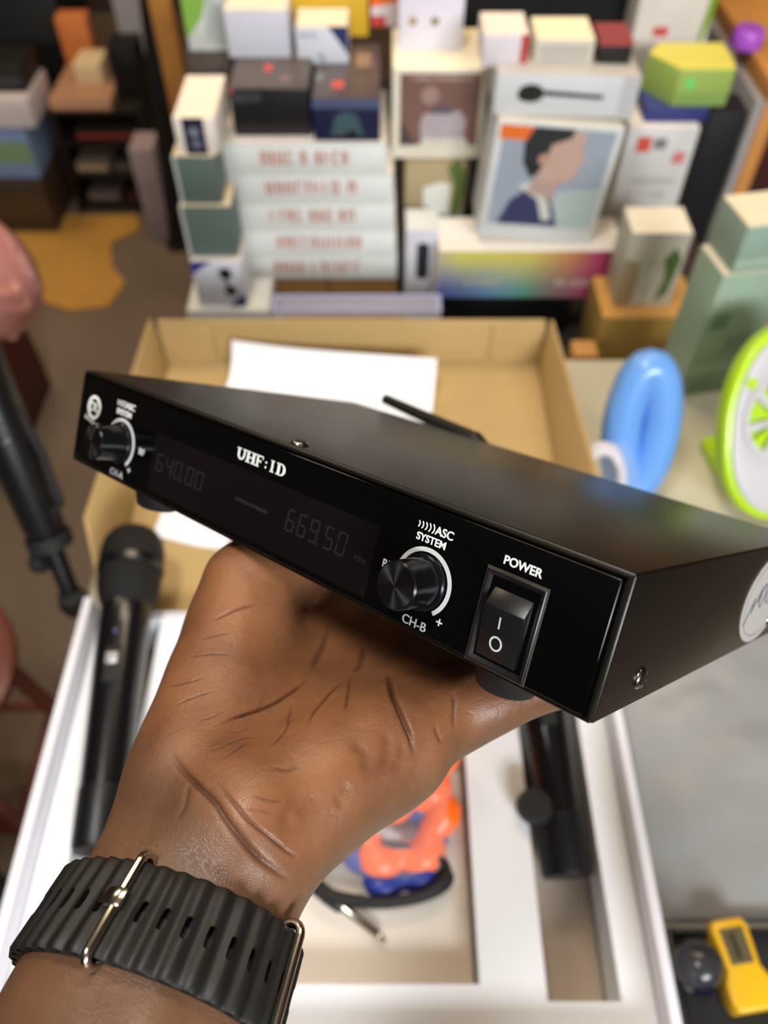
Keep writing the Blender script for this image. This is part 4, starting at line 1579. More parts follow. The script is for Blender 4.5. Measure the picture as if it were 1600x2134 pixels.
carton('phone_carton', 'slim white box with a black handset printed on it', 846, 916, 480, 0.920, 0.05, ZP, (204, 204, 210), top=(226, 224, 220),
       prints=[('handset_print', 'p', [(0.34, 0.56), (0.38, 0.52), (0.66, 0.52), (0.72, 0.56), (0.72, 0.84), (0.66, 0.88), (0.40, 0.88), (0.34, 0.84)], (34, 36, 44)), ('lower_panel', 'r', (0.16, 0.02, 0.88, 0.46), (186, 186, 192))])
carton('orange_pack', 'orange and white pack standing beside the dark blue box', 772, 836, -20, 1.115, 0.04, P(800, 140, Y=1.0).z, (222, 216, 220), prints=[('orange_panel', 'p', [(0.0, 0.55), (1, 0.7), (1, 1), (0, 1)], (236, 112, 40)), ('red_panel', 'r', (0.0, 0.0, 0.5, 0.3), (200, 70, 60))])

# --- right of the middle: rainbow box, headset box, microphone box
z = carton('black_carton', 'low black box under the rainbow striped box', 918, 1196, 606, 0.905, 0.10, ZP, (16, 16, 17))
z = carton('rainbow_carton', 'long box with a rainbow coloured front', 914, 1302, 522, 0.890, 0.075, z, (236, 226, 214), top=(250, 238, 224),
           prints=[('rainbow_panel', 'r', (0.004, 0.01, 0.996, 0.985), (200, 190, 120)), ('pale_lettering', 's', (0.66, 0.26, 0.86, 0.40, 21), (214, 206, 196)), ('pale_lettering', 's', (0.16, 0.30, 0.34, 0.38, 22), (206, 196, 160))])


def rainbow_material():
    """printed colour blend: yellow above, blue and teal below, magenta to the right"""
    m = bpy.data.materials.new('rainbow_print')
    m.use_nodes = True
    nt = m.node_tree
    b = nt.nodes['Principled BSDF']
    b.inputs['Roughness'].default_value = 0.4
    tc = nt.nodes.new('ShaderNodeTexCoord')
    sp_ = nt.nodes.new('ShaderNodeSeparateXYZ')
    nt.links.new(tc.outputs['Generated'], sp_.inputs[0])

    def ramp(stops, src):
        r = nt.nodes.new('ShaderNodeValToRGB')
        e = r.color_ramp.elements
        e[0].position, e[0].color = stops[0][0], lin(stops[0][1])
        e[1].position, e[1].color = stops[-1][0], lin(stops[-1][1])
        for p_, c in stops[1:-1]:
            q = e.new(p_)
            q.color = lin(c)
        nt.links.new(src, r.inputs['Fac'])
        return r.outputs['Color']
    lowc = ramp([(0.0, (104, 120, 200)), (0.28, (112, 152, 190)), (0.5, (104, 168, 150)), (0.66, (150, 130, 130)), (0.84, (176, 76, 116)), (1.0, (170, 62, 110))], sp_.outputs[0])
    topc = ramp([(0.0, (190, 176, 140)), (0.12, (200, 196, 92)), (0.5, (204, 188, 96)), (0.72, (206, 142, 96)), (0.86, (184, 72, 112)), (1.0, (172, 60, 108))], sp_.outputs[0])
    f = ramp([(0.15, (0, 0, 0)), (0.85, (255, 255, 255))], sp_.outputs[2])
    x = nt.nodes.new('ShaderNodeMix')
    x.data_type = 'RGBA'
    nt.links.new(f, x.inputs[0])
    nt.links.new(lowc, x.inputs[6])
    nt.links.new(topc, x.inputs[7])
    nt.links.new(x.outputs[2], b.inputs['Base Color'])
    return m


for o in bpy.data.objects:
    if o.name.startswith('rainbow_panel'):
        o.data.materials.clear()
        o.data.materials.append(rainbow_material())
z_r = z
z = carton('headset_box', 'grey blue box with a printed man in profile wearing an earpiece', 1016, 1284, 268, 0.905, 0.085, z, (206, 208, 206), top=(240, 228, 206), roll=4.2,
           prints=[('sky_print', 'r', (0.06, 0.14, 0.95, 0.97), (150, 160, 172)), ('orange_tag', 'p', [(0.03, 0.86), (0.27, 0.86), (0.29, 0.97), (0.03, 0.97)], (226, 110, 44)),
                   ('lower_sky', 'p', [(0.50, 0.14), (0.95, 0.14), (0.95, 0.50), (0.60, 0.46)], (172, 186, 182)),
                   ('coat_print', 'p', [(0.14, 0.14), (0.66, 0.14), (0.60, 0.30), (0.50, 0.46), (0.34, 0.46), (0.22, 0.36)], (54, 56, 92)),
                   ('collar_print', 'p', [(0.26, 0.48), (0.34, 0.52), (0.54, 0.36), (0.60, 0.20), (0.52, 0.19), (0.44, 0.38)], (198, 200, 190)),
                   ('neck_print', 'p', [(0.34, 0.44), (0.56, 0.38), (0.60, 0.62), (0.40, 0.62)], (176, 150, 138)),
                   ('face_print', 'p', [(0.38, 0.58), (0.56, 0.52), (0.68, 0.55), (0.71, 0.62), (0.72, 0.68), (0.75, 0.74), (0.72, 0.80), (0.71, 0.95), (0.50, 0.97), (0.40, 0.86)], (190, 158, 142)),
                   ('hair_print', 'p', [(0.34, 0.56), (0.40, 0.60), (0.44, 0.72), (0.46, 0.84), (0.60, 0.90), (0.62, 0.97), (0.30, 0.97), (0.24, 0.84), (0.26, 0.68)], (40, 42, 46)),
                   ('ear_print', 'c', (0.42, 0.72, 0.045), (184, 142, 124))])
z_m = carton('microphone_box', 'white box with a black microphone silhouette on its side', 1034, 1336, 160, 0.915, 0.105, P(1150, 268, Y=0.905).z + 0.0068, (204, 206, 208), top=(196, 188, 178), roll=1.6,
             prints=[('microphone_head', 'p', [(0.16, 0.42), (0.20, 0.34), (0.27, 0.32), (0.33, 0.40), (0.345, 0.56), (0.31, 0.72), (0.24, 0.76), (0.18, 0.70), (0.155, 0.56)], (30, 30, 28)),
                     ('microphone_handle', 'p', [(0.33, 0.50), (0.76, 0.44), (0.765, 0.54), (0.33, 0.62)], (42, 42, 38)), ('end_panel', 'r', (0.88, 0.0, 1.0, 1.0), (186, 186, 188))])
carton('red_end_carton', 'white box with a red end on the microphone box', 1008, 1104, 72, 0.940, 0.060, z_m, (214, 206, 210), top=(248, 230, 214), prints=[('red_end', 'r', (0.84, 0.0, 1.0, 1.0), (178, 56, 52))])
carton('cream_carton', 'cream box in the middle on top of the microphone box', 1118, 1242, 82, 0.940, 0.060, z_m, (206, 196, 180), top=(254, 236, 196), prints=[('grey_print', 'r', (0.1, 0.12, 0.9, 0.8), (184, 178, 168))])
carton('black_carton', 'black box with a red top edge on the microphone box', 1250, 1322, 86, 0.945, 0.05, z_m, (24, 22, 22), top=(150, 70, 70), prints=[('red_edge', 'r', (0.0, 0.80, 1.0, 1.0), (156, 70, 70))])
sp = thing('speaker_cabinet', 'large black loudspeaker cabinet behind the boxes', 'speaker', loc=(0.235, 1.20, ZP))
MB().box((-0.14, 0.0, 0.0), (0.15, 0.20, 0.62)).build('cabinet', BLACKM, sp, bevel=0.006)
MB().box((-0.125, -0.004, 0.015), (0.135, 0.0, 0.605)).build('grille', GRILLE, sp, bevel=0.002)

# --- right-hand group
z = carton('kraft_carton', 'brown carton with warm light painted into its top under the small cream plant box', 1256, 1458, 662, 0.800, 0.085, ZP, (168, 136, 66), top=(216, 160, 84))  # orange of the flap is warm light put into its colour
carton('plant_picture_box', 'small cream box with a green plant picture on the brown carton', 1318, 1446, 486, 0.822, 0.055, z, (196, 192, 172), top=(255, 240, 214),
       prints=[('wood_print', 'p', [(0.0, 0.02), (0.30, 0.02), (0.26, 0.62), (0.0, 0.66)], (164, 146, 108)), ('cup_print', 'p', [(0.26, 0.03), (0.66, 0.03), (0.66, 0.50), (0.40, 0.52)], (206, 206, 190)), ('leaf_print', 'p', [(0.70, 0.08), (0.86, 0.20), (0.94, 0.66), (0.80, 0.82), (0.66, 0.66), (0.76, 0.4)], (84, 112, 58))])
carton('kraft_carton', 'tiny brown carton beside the corner of the lid', 1196, 1248, 742, 0.772, 0.03, ZP, (190, 134, 70), top=(206, 150, 82))
z = carton('brown_carton', 'dark brown carton hidden under the white box with red notes', 1316, 1470, 545, 0.975, 0.09, ZP, (64, 46, 40))
z = carton('white_carton', 'white box with red notes and grey print behind the small plant box', 1312, 1460, 266, 0.972, 0.085, z, (204, 202, 198), top=(240, 230, 220),
           prints=[('red_mark', 'r', (0.16, 0.84, 0.36, 0.94), (206, 86, 66)), ('grey_mark', 'r', (0.40, 0.86, 0.58, 0.93), (120, 122, 120)), ('red_mark', 'r', (0.72, 0.76, 0.90, 0.84), (204, 130, 122)),
                   ('grey_text', 's', (0.18, 0.62, 0.82, 0.66, 31), (172, 172, 170)), ('grey_text', 's', (0.18, 0.52, 0.82, 0.56, 32), (172, 172, 170)), ('grey_text', 's', (0.18, 0.42, 0.70, 0.46, 33), (172, 172, 170)), ('red_mark', 'r', (0.62, 0.28, 0.78, 0.34), (206, 96, 90)), ('red_column', 'r', (0.08, 0.02, 0.24, 0.30), (150, 60, 66))])
zb_ = carton('blue_carton', 'navy blue box between the white box with red notes and the green box', 1348, 1478, 226, 0.985, 0.07, z, (44, 52, 112), top=(58, 66, 128))
carton('black_carton', 'tall black box at the right end of the display table', 1484, 1560, 232, 1.07, 0.05, ZP, (22, 22, 24))
# green box with bevelled corners
ga, gb_ = P(1366, 146, Y=0.99), P(1541, 146, Y=0.99)
gr = thing('green_carton', 'green and yellow box with slanted corners on the navy box', 'box', loc=((ga.x + gb_.x) / 2, 0.99, zb_))
gw, gh = gb_.x - ga.x, ga.z - zb_
plan = [(-gw / 2 + 0.030, 0), (gw / 2 - 0.004, 0), (gw / 2, 0.02), (gw / 2, 0.075), (-gw / 2 + 0.02, 0.075), (-gw / 2, 0.045)]
gm = MB()
n = len(plan)
gm.add([(x, y, 0) for x, y in plan] + [(x, y, gh) for x, y in plan], [tuple(range(n))[::-1], tuple(range(n, 2 * n))] + [(i, (i + 1) % n, n + (i + 1) % n, n + i) for i in range(n)])
gm.build('carton_body', card((150, 172, 84)), gr, bevel=0.0012)
MB().add([(x * 0.98, y * 0.96 + 0.001, gh + 0.0002) for x, y in plan] + [(x * 0.98, y * 0.96 + 0.001, gh + 0.0008) for x, y in plan], [tuple(range(n))[::-1], tuple(range(n, 2 * n))] + [(i, (i + 1) % n, n + (i + 1) % n, n + i) for i in range(n)]).build('top_flap', card((228, 214, 96)), gr)
MB().prism(circ(-0.004, gh * 0.62, gh * 0.16, 20), -0.0005, 0).build('green_dot', ink((110, 210, 110)), gr)
MB().box((-gw / 2 + 0.032, -0.0004, 0.002), (gw / 2 - 0.006, 0, gh * 0.36)).build('green_panel', ink((128, 160, 82)), gr)
carton('white_carton', 'tall white box with a red mark and green edge behind the green box', 1348, 1512, -60, 1.14, 0.06, ZP, (214, 204, 192), prints=[('red_mark', 'r', (0.26, 0.80, 0.46, 0.83), (206, 84, 74)), ('green_edge', 'p', [(0.86, 0.70), (1, 0.86), (1, 1), (0.93, 1)], (130, 160, 40))])
z = carton('sage_carton', 'sage green box, lower of two on the counter edge', 1503, 1660, 566, 0.640, 0.050, ZC, (146, 168, 146), top=(214, 202, 176), yaw=11,
           prints=[('dark_print', 'r', (0.10, 0.58, 0.36, 0.70), (112, 138, 120)), ('dark_print', 'r', (0.42, 0.36, 0.8, 0.52), (120, 144, 126)), ('pale_lines', 's', (0.08, 0.22, 0.8, 0.27, 41), (176, 192, 174)), ('pale_lines', 's', (0.06, 0.80, 0.7, 0.85, 42), (172, 190, 172)), ('dark_print', 'r', (0.12, 0.05, 0.5, 0.15), (116, 140, 122))], group='sage green boxes')
carton('sage_carton', 'sage green box with cream top, upper of two on the counter edge', 1556, 1690, 466, 0.642, 0.052, z, (140, 162, 146), top=(232, 216, 184), yaw=11, prints=[('pale_band', 'r', (0.02, 0.1, 0.98, 0.28), (160, 180, 162))], group='sage green boxes')
tr0, tr1 = P(566, 650, Y=0.790), P(920, 650, Y=0.790)
tw = thing('white_tray', 'white open tray with lilac rim behind the brown lid', 'tray', loc=((tr0.x + tr1.x) / 2, 0.79, ZP))
hw_, hh_ = (tr1.x - tr0.x) / 2, tr0.z - ZP
for lo, hi in (((-hw_, 0, 0), (hw_, 0.004, hh_)), ((-hw_, 0.028, 0), (hw_, 0.032, hh_)), ((-hw_, 0.004, 0), (-hw_ + 0.004, 0.028, hh_)), ((hw_ - 0.004, 0.004, 0), (hw_, 0.028, hh_))):
    MB().box(lo, hi).build('tray_wall', LILAC, tw, bevel=0.001)
MB().box((-hw_ + 0.004, 0.004, 0), (hw_ - 0.004, 0.028, 0.004)).build('tray_floor', LILAC, tw)
mb = MB()
o_ = [(-hw_, 0), (hw_, 0), (hw_, 0.032), (-hw_, 0.032)]
i_ = [(-hw_ + 0.0045, 0.0045), (hw_ - 0.0045, 0.0045), (hw_ - 0.0045, 0.0275), (-hw_ + 0.0045, 0.0275)]
mb.ring(o_, i_, -0.0015, 0.0, Matrix.Translation((0, 0, hh_)) @ Matrix(((1, 0, 0, 0), (0, 0, 1, 0), (0, -1, 0, 0), (0, 0, 0, 1))))
mb.build('lilac_rim', card((176, 182, 226)), tw)

# --- shelf upright and plank on the right
WOOD = mat('varnished_wood', (196, 134, 66), rough=0.45, var=0.18, vscale=9, bump=0.05, bscale=80)
GREYB = mat('grey_board', (150, 144, 142), rough=0.6, var=0.05)
su = thing('shelf_unit', 'wooden shelf unit with grey side at the right of the display', 'shelf', loc=(0.505, 1.06, 0))
ZS = P(1590, 176, Y=1.06).z
MB().box((-0.010, 0.0, 0.0), (0.010, 0.44, ZS - 0.022)).build('upright', WOOD, su, bevel=0.002)
MB().box((-0.022, 0.002, 0.0), (-0.0105, 0.44, ZS - 0.022)).build('side_board', GREYB, su, bevel=0.001)
MB().box((-0.010, -0.004, ZS - 0.021), (0.62, 0.44, ZS)).build('top_board', WOOD, su, bevel=0.002)
MB().box((0.012, 0.0, 0.42), (0.60, 0.40, 0.44)).build('shelf_board', WOOD, su, bevel=0.002)
MB().box((0.012, 0.41, 0.0), (0.60, 0.43, ZS - 0.022)).build('back_board', WALL_R, su)
MB().box((0.601, 0.0, 0.0), (0.62, 0.44, ZS - 0.022)).build('upright', WOOD, su, bevel=0.002)
pq = P(1562, 62, Z=ZS + 0.02)
tag(MB().lathe([(0.0, 0), (0.020, 0), (0.021, 0.003), (0.021, 0.018), (0.017, 0.023), (0.0, 0.024)], 20).build('purple_glow_disc', mat('purple_glow_colour', (168, 84, 200), rough=0.3), smooth=40, loc=(pq.x, pq.y, ZS)), 'small round purple disc standing for a purple glow on the wooden shelf unit', 'glow disc')  # purple glow put in as a coloured disc

# ------------------------------------------------------------------ right side of the counter
GREEN = mat('neon_green_plastic', (172, 210, 10), rough=0.3, var=0.04, vscale=20, coat=0.2)
WPL = mat('white_plastic', (190, 187, 190), rough=0.4, var=0.02, vscale=20)
fc = P(1640, 880, d=0.728)
Mf = Matrix.Translation(fc) @ Matrix.Rotation(R_(10), 4, 'Z') @ Matrix.Rotation(R_(-36), 4, 'X')
fan = thing('toy_fan', 'neon green toy fan with white face at the right edge', 'fan', M=Mf)


def egg(a, b, n=56, p=2.3):
    out = []
    for i in range(n):
        t = 2 * math.pi * i / n
        c, s = math.cos(t), math.sin(t)
        k = 1 - 0.10 * s
        out.append((a * k * math.copysign(abs(c) ** (2 / p), c), b * math.copysign(abs(s) ** (2 / p), s)))
    return out


MB().prism(egg(0.066, 0.090), -0.010, 0.008).build('shell', GREEN, fan, bevel=0.004, bseg=3)
MB().ring(egg(0.0590, 0.083), circ(-0.014, 0.008, 0.036, 56), -0.0135, -0.0095).build('face_plate', WPL, fan, bevel=0.0008)
MB().ring(circ(-0.014, 0.008, 0.0375, 40), circ(-0.014, 0.008, 0.033, 40), -0.0155, -0.0095).build('vent_ring', WPL, fan)
MB().prism(circ(-0.014, 0.008, 0.010, 28), -0.018, -0.010).build('hub', WPL, fan, bevel=0.001)
for i in range(13):
    a = 2 * math.pi * i / 13
    bl = [(0.009, -0.0022), (0.034, -0.0060), (0.035, 0.0010), (0.009, 0.0026)]
    pts = [(-0.014 + u * math.cos(a) - v * math.sin(a), 0.008 + u * math.sin(a) + v * math.cos(a)) for u, v in bl]
    MB().prism(pts, -0.0150, -0.0130).build('blade', WPL if i % 2 else GREEN, fan)
for (ux, uz) in ((-0.018, -0.056), (-0.044, 0.042), (0.02, 0.062)):
    MB().prism(circ(ux, uz, 0.0052, 18), -0.0150, -0.0130).build('green_stud', GREEN, fan)
MB().box((-0.034, -0.012, -0.100), (0.040, 0.050, -0.086), Matrix.Rotation(R_(36), 4, 'X') @ Matrix.Translation((0, 0.006, 0.0150))).build('stand', GREEN, fan, bevel=0.003)

HOSE = mat('sky_blue_hose', (104, 156, 222), rough=0.3, var=0.05, vscale=20, coat=0.3)
hp = P(1315, 930, d=0.765)
hz = ZC + 0.070
hose = MB()
pth = []
for i in range(40):
    a = 2 * math.pi * i / 40
    pth.append((0.018 * math.cos(a), 0.024 * math.sin(a), 0.052 * math.sin(a)))
hose.tube(pth, 0.0180, 16, closed=True)
ho = hose.build('hose_coil', HOSE, smooth=60)
ho.location = (hp.x + 0.003, hp.y, hz)
tag(ho, 'sky blue hose coil standing on the counter beside the lid', 'hose')
wc = MB()
pth = []
for i in range(120):
    a = 2 * math.pi * i / 40
    pth.append((0.020 * math.cos(a), -0.006 + 0.014 * math.sin(a) + 0.003 * (i / 40), 0.034 * math.sin(a)))
wc.tube(pth, 0.0045, 10)
wo = wc.build('white_cable_coil', mat('white_cable', (206, 200, 204), rough=0.4), smooth=60)
wq = P(1262, 960, d=0.72)
wo.location = (wq.x, wq.y, ZC + 0.040)
tag(wo, 'coiled white cable in clear plastic beside the blue hose', 'cable')
bg2 = crumpled('cable_bag', 'clear plastic bag around the white cable beside the lid', 'plastic bag', wq.x - 0.032, wq.x + 0.045, wq.y - 0.035, wq.y + 0.035, ZC, 0.086, CLEAR, 11, n=20, amp=0.006)

FILM = mat('milky_plastic_sheet', (146, 147, 146), rough=0.36, var=0.05, vscale=14, alpha=0.9, spec=0.5, bump=0.25, bscale=30)
crumpled('plastic_sheet', 'crumpled milky plastic sheet on the counter right of the white tray', 'plastic sheet', 0.186, 0.400, 0.118, 0.372, ZC, 0.008, FILM, 21, n=48, amp=0.009)
# black tray with blister packed toys in the near right corner
bt = thing('black_tray', 'shallow black tray in the near right corner', 'tray', loc=(0.270, 0.045, ZC))
MB().box((-0.082, -0.075, 0), (0.12, 0.068, 0.004)).build('tray_floor', BLACKM, bt)
for lo, hi in (((-0.082, -0.075, 0.004), (-0.078, 0.068, 0.016)), ((0.116, -0.075, 0.004), (0.12, 0.068, 0.016)), ((-0.078, 0.064, 0.004), (0.116, 0.068, 0.016)), ((-0.078, -0.075, 0.004), (0.116, -0.071, 0.016)), ((-0.078, -0.004, 0.004), (0.116, 0.0, 0.012))):
    MB().box(lo, hi).build('tray_wall', BLACKP, bt, bevel=0.0008)
YEL = mat('yellow_plastic', (226, 176, 30), rough=0.35, var=0.05, vscale=30)
yq = P(1545, 2010, Z=ZC + 0.02)
ym = thing('yellow_gadget', 'yellow waisted gadget with grey window in the black tray', 'toy', M=Matrix.Translation((yq.x, yq.y, ZC + 0.005)) @ Matrix.Rotation(R_(8), 4, 'Z'))
outl = [(-0.013, -0.026), (0.013, -0.026), (0.0155, -0.020), (0.0155, -0.010), (0.0115, -0.002), (0.0125, 0.022), (0.010, 0.027), (-0.010, 0.027), (-0.0125, 0.022), (-0.0115, -0.002), (-0.0155, -0.010), (-0.0155, -0.020)]
UP = Matrix(((1, 0, 0, 0), (0, 0, 1, 0), (0, -1, 0, 0), (0, 0, 0, 1)))       # x,z outline laid flat, front face up
MB().prism(outl, -0.018, 0.0, UP).build('body', YEL, ym, bevel=0.0025, bseg=3)
MB().prism([(-0.0075, 0.0), (0.0075, 0.0), (0.0080, 0.021), (-0.0080, 0.021)], -0.0186, -0.0175, UP).build('window', mat('grey_window', (92, 86, 64), rough=0.25), ym)
MB().prism([(-0.0030, 0.003), (0.0010, 0.003), (0.0010, 0.018), (-0.0030, 0.018)], -0.0190, -0.0184, UP).build('window_bar', mat('dark_bar', (58, 52, 34), rough=0.4), ym)
kq = P(1448, 2015, Z=ZC + 0.02)
kb = thing('round_gadget', 'dark round ball-shaped gadget in the black tray beside the yellow gadget', 'gadget', loc=(kq.x, kq.y, ZC + 0.005))
MB().lathe([(0.0, 0.0), (0.011, 0.0), (0.012, 0.003), (0.007, 0.006), (0.007, 0.009)], 24).build('foot', BLACKP, kb, smooth=40)
MB().lathe([(0.0, 0.006), (0.008, 0.008), (0.0135, 0.014), (0.0155, 0.021), (0.0135, 0.029), (0.008, 0.034), (0.0, 0.036)], 32).build('shell', mat('smoky_plastic', (52, 52, 56), rough=0.2, var=0.2, vscale=60), kb, smooth=60)
MB().lathe([(0.006, 0.0), (0.006, 0.002), (0.0, 0.003)], 20, Matrix.Translation((0, -0.013, 0.024)) @ Matrix.Rotation(R_(70), 4, 'X')).build('lens', mat('lens_glass', (20, 22, 40), rough=0.05), kb, smooth=40)

# ------------------------------------------------------------------ left side: stand, stools, balloon, cabinet
ft = P(158, 1262, Z=ZC + 0.012)
up_ = P(-60, 722, d=0.60)
sd_ = thing('folded_stand', 'black folded stand leaning beside the left corner of the box', 'stand', loc=ft)
d_ = up_ - ft


def sp_(t, off=(0, 0, 0)):
    return d_ * t + Vector(off)


MB().tube([sp_(0.0), sp_(0.30)], [0.0075, 0.0085], 16).build('lower_tube', BLACKP, sd_, smooth=50)
MB().tube([sp_(0.28), sp_(0.34), sp_(0.72), sp_(1.0)], [0.012, 0.0165, 0.0195, 0.0195], 18).build('upper_tube', BLACKP, sd_, smooth=50)
MB().tube([sp_(0.26), sp_(0.31)], [0.0185, 0.0185], 18).build('clamp_collar', BLACKM, sd_, smooth=40)
MB().lathe([(0.0, -0.006), (0.008, -0.005), (0.0095, 0.0), (0.008, 0.006), (0.0, 0.008)], 18, Matrix.Translation(sp_(0.20, (-0.012, -0.006, 0.004))) @ Matrix.Rotation(R_(70), 4, 'Y')).build('clamp_knob', BLACKM, sd_, smooth=40)
MB().lathe([(0.0, -0.012), (0.011, -0.010), (0.013, 0.0), (0.011, 0.010), (0.0, 0.012)], 20, Matrix.Translation(sp_(0.02))).build('rubber_tip', RUBBER, sd_, smooth=50)
MB().tube([sp_(0.42, (0.022, 0, 0.006)), sp_(0.60, (0.022, 0, 0.006)), sp_(0.78, (0.016, 0, 0.004)), sp_(0.85, (0.004, 0, 0))], 0.0035, 10).build('carry_strap', BLACKM, sd_, smooth=50)
MB().tube([sp_(0.36, (0.004, 0, 0)), sp_(0.42, (0.022, 0, 0.006))], 0.0035, 10).build('strap_hook', BLACKM, sd_, smooth=50)
for t in (0.80, 0.72, 0.64):
    MB().lathe([(0.0045, 0.0), (0.0042, 0.002), (0.0, 0.003)], 16, Matrix.Translation(sp_(t, (0.003, -0.008, 0.0180))) @ Matrix.Rotation(R_(25), 4, 'X')).build('button', mat('grey_green_button', (74, 80, 76), rough=0.3), sd_, smooth=40)

REDW = mat('red_brown_stool', (104, 46, 32), rough=0.45, var=0.10, vscale=8, coat=0.2)


def stool(label, x, y):
    r = thing('stool', label, 'stool', loc=(x, y, 0))
    MB().lathe([(0.0, 0.425), (0.150, 0.425), (0.162, 0.432), (0.162, 0.446), (0.150, 0.452), (0.0, 0.450)], 36).build('seat', REDW, r, smooth=40)
    for k in range(4):
        a = math.pi / 4 + k * math.pi / 2
        MB().tube([(0.15 * math.cos(a), 0.15 * math.sin(a), 0.0), (0.11 * math.cos(a), 0.11 * math.sin(a), 0.428)], [0.012, 0.014], 12).build('leg', REDW, r, smooth=50)
    for k in range(4):
        a, b = math.pi / 4 + k * math.pi / 2, math.pi / 4 + (k + 1) * math.pi / 2
        MB().tube([(0.138 * math.cos(a), 0.138 * math.sin(a), 0.15), (0.138 * math.cos(b), 0.138 * math.sin(b), 0.15)], 0.008, 10).build('stretcher', REDW, r, smooth=50)


stool('red brown stool at the left edge below the black stand', -0.645, 0.470)
small_box_late = ((-0.985, 1.24, 0.0), (0.30, 0.26, 0.24))
bag = thing('black_bag', 'black bag standing beside the counter at the lower left edge', 'bag', loc=(-0.60, 0.17, 0))
MB().box((-0.12, -0.11, 0), (0.12, 0.11, 0.32)).build('bag_body', mat('black_fabric', (20, 19, 20), rough=0.8, bump=0.3, bscale=300), bag, bevel=0.035, bseg=4)
for sy in (-0.07, 0.07):
    MB().tube([(-0.06, sy, 0.31), (-0.055, sy * 0.8, 0.38), (0, sy * 0.7, 0.41), (0.055, sy * 0.8, 0.38), (0.06, sy, 0.31)], 0.008, 10).build('handle', BLACKM, bag, smooth=60)

# pink balloon with its knot
PINK = mat('pearly_pink_balloon', (222, 150, 140), rough=0.14, var=0.05, vscale=10, coat=0.8, spec=0.7, metal=0.35)
bc = P(-32, 575, d=0.80)
bl = thing('balloon', 'pearly pink balloon cut by the left edge', 'balloon', loc=bc)
prof_ = []
for i in range(25):
    t = math.pi * i / 24
    r_ = 0.050 * math.sin(t) * (1 + 0.10 * math.cos(t))
    prof_.append((max(r_, 0.0), -0.066 * math.cos(t)))
MB().lathe(prof_, 40).build('balloon_skin', PINK, bl, smooth=80)
MB().lathe([(0.0, -0.064), (0.003, -0.068), (0.006, -0.077), (0.0045, -0.078), (0.0, -0.070)], 14).build('knot', PINK, bl, smooth=60)

# low dark media cabinet in the far left with things on it
cab0, cab1 = P(96, 228, Y=2.27), P(292, 228, Y=2.27)
cw, chh = cab1.x - cab0.x, cab0.z
DARKW = mat('dark_wood_veneer', (22, 14, 10), rough=0.5, var=0.2, vscale=6)
cb = thing('media_cabinet', 'low dark open cabinet in the far left corner', 'cabinet', loc=((cab0.x + cab1.x) / 2, 2.27, 0))
for lo, hi, nm_ in (((-cw / 2, 0, 0), (-cw / 2 + 0.015, 0.36, chh), 'side_panel'), ((cw / 2 - 0.015, 0, 0), (cw / 2, 0.36, chh), 'side_panel'), ((-cw / 2 + 0.015, 0, chh - 0.018), (cw / 2 - 0.015, 0.36, chh), 'top_panel'),
                    ((-cw / 2 + 0.015, 0.34, 0), (cw / 2 - 0.015, 0.36, chh - 0.018), 'back_panel'), ((-cw / 2 + 0.015, 0.0, 0.02), (cw / 2 - 0.015, 0.34, 0.035), 'shelf'), ((-cw / 2 + 0.015, 0.0, chh * 0.36), (cw / 2 - 0.015, 0.34, chh * 0.36 + 0.012), 'shelf'), ((-cw / 2 + 0.015, 0.0, chh * 0.66), (cw / 2 - 0.015, 0.34, chh * 0.66 + 0.012), 'shelf')):
    MB().box(lo, hi).build(nm_, DARKW, cb, bevel=0.002)
cabx, caby = (cab0.x + cab1.x) / 2, 2.27


def small_box(name, label, x, y, z, s, rgb, band=None, yaw=0.0, cat='box', group=None):
    r = thing(name, label, cat, loc=(x, y, z), group=group)
    r.rotation_euler.z = R_(yaw)
    MB().box((-s[0] / 2, 0, 0), (s[0] / 2, s[1], s[2])).build('case', card(rgb), r, bevel=0.0015)
    MB().box((-s[0] / 2 + 0.003, -0.0006, s[2] * 0.3), (s[0] / 2 - 0.003, 0.0, s[2] * 0.7)).build('front_band', ink(band or rgb), r)
    return r


g_ = 'cases on the shelves of the dark cabinet'
small_box('disc_case', 'grey cream flat case, left on the middle shelf of the dark cabinet', cabx - 0.055, caby + 0.01, chh * 0.36 + 0.012, (0.095, 0.2, 0.030), (120, 104, 84), (176, 156, 126), group=g_)
small_box('disc_case', 'black flat case with pale edge, right on the middle shelf of the dark cabinet', cabx + 0.055, caby + 0.01, chh * 0.36 + 0.012, (0.095, 0.2, 0.034), (50, 46, 44), (98, 92, 86), group=g_)
small_box('disc_case', 'grey flat case on the bottom shelf of the dark cabinet', cabx - 0.045, caby + 0.01, 0.035, (0.095, 0.2, 0.028), (88, 78, 72), (128, 112, 104), group=g_)
small_box('disc_case', 'dark red flat case on the bottom shelf of the dark cabinet', cabx + 0.06, caby + 0.01, 0.035, (0.07, 0.2, 0.022), (66, 30, 24), (90, 36, 28), group=g_)
small_box('disc_case', 'black flat case with a red band on the upper shelf of the dark cabinet', cabx + 0.02, caby + 0.01, chh * 0.66 + 0.012, (0.19, 0.2, 0.030), (44, 36, 32), (142, 48, 44), group=g_)
small_box('flat_tray_box', 'flat cream brown box lying on the dark cabinet', cabx - 0.03, caby - 0.01, chh, (0.17, 0.24, 0.030), (176, 130, 98), (206, 160, 124))
small_box('cream_carton', 'small cream box on the flat box in the far left', cabx - 0.015, caby + 0.08, chh + 0.030, (0.075, 0.1, 0.055), (222, 196, 150))
small_box('black_carton', 'upright black box at the right end of the dark cabinet top', cabx + 0.095, caby + 0.06, chh, (0.075, 0.1, 0.135), (18, 17, 17))
small_box('orange_bag', 'orange carton behind the cream box in the far left', cabx - 0.075, caby + 0.22, chh, (0.085, 0.06, 0.150), (206, 120, 60))
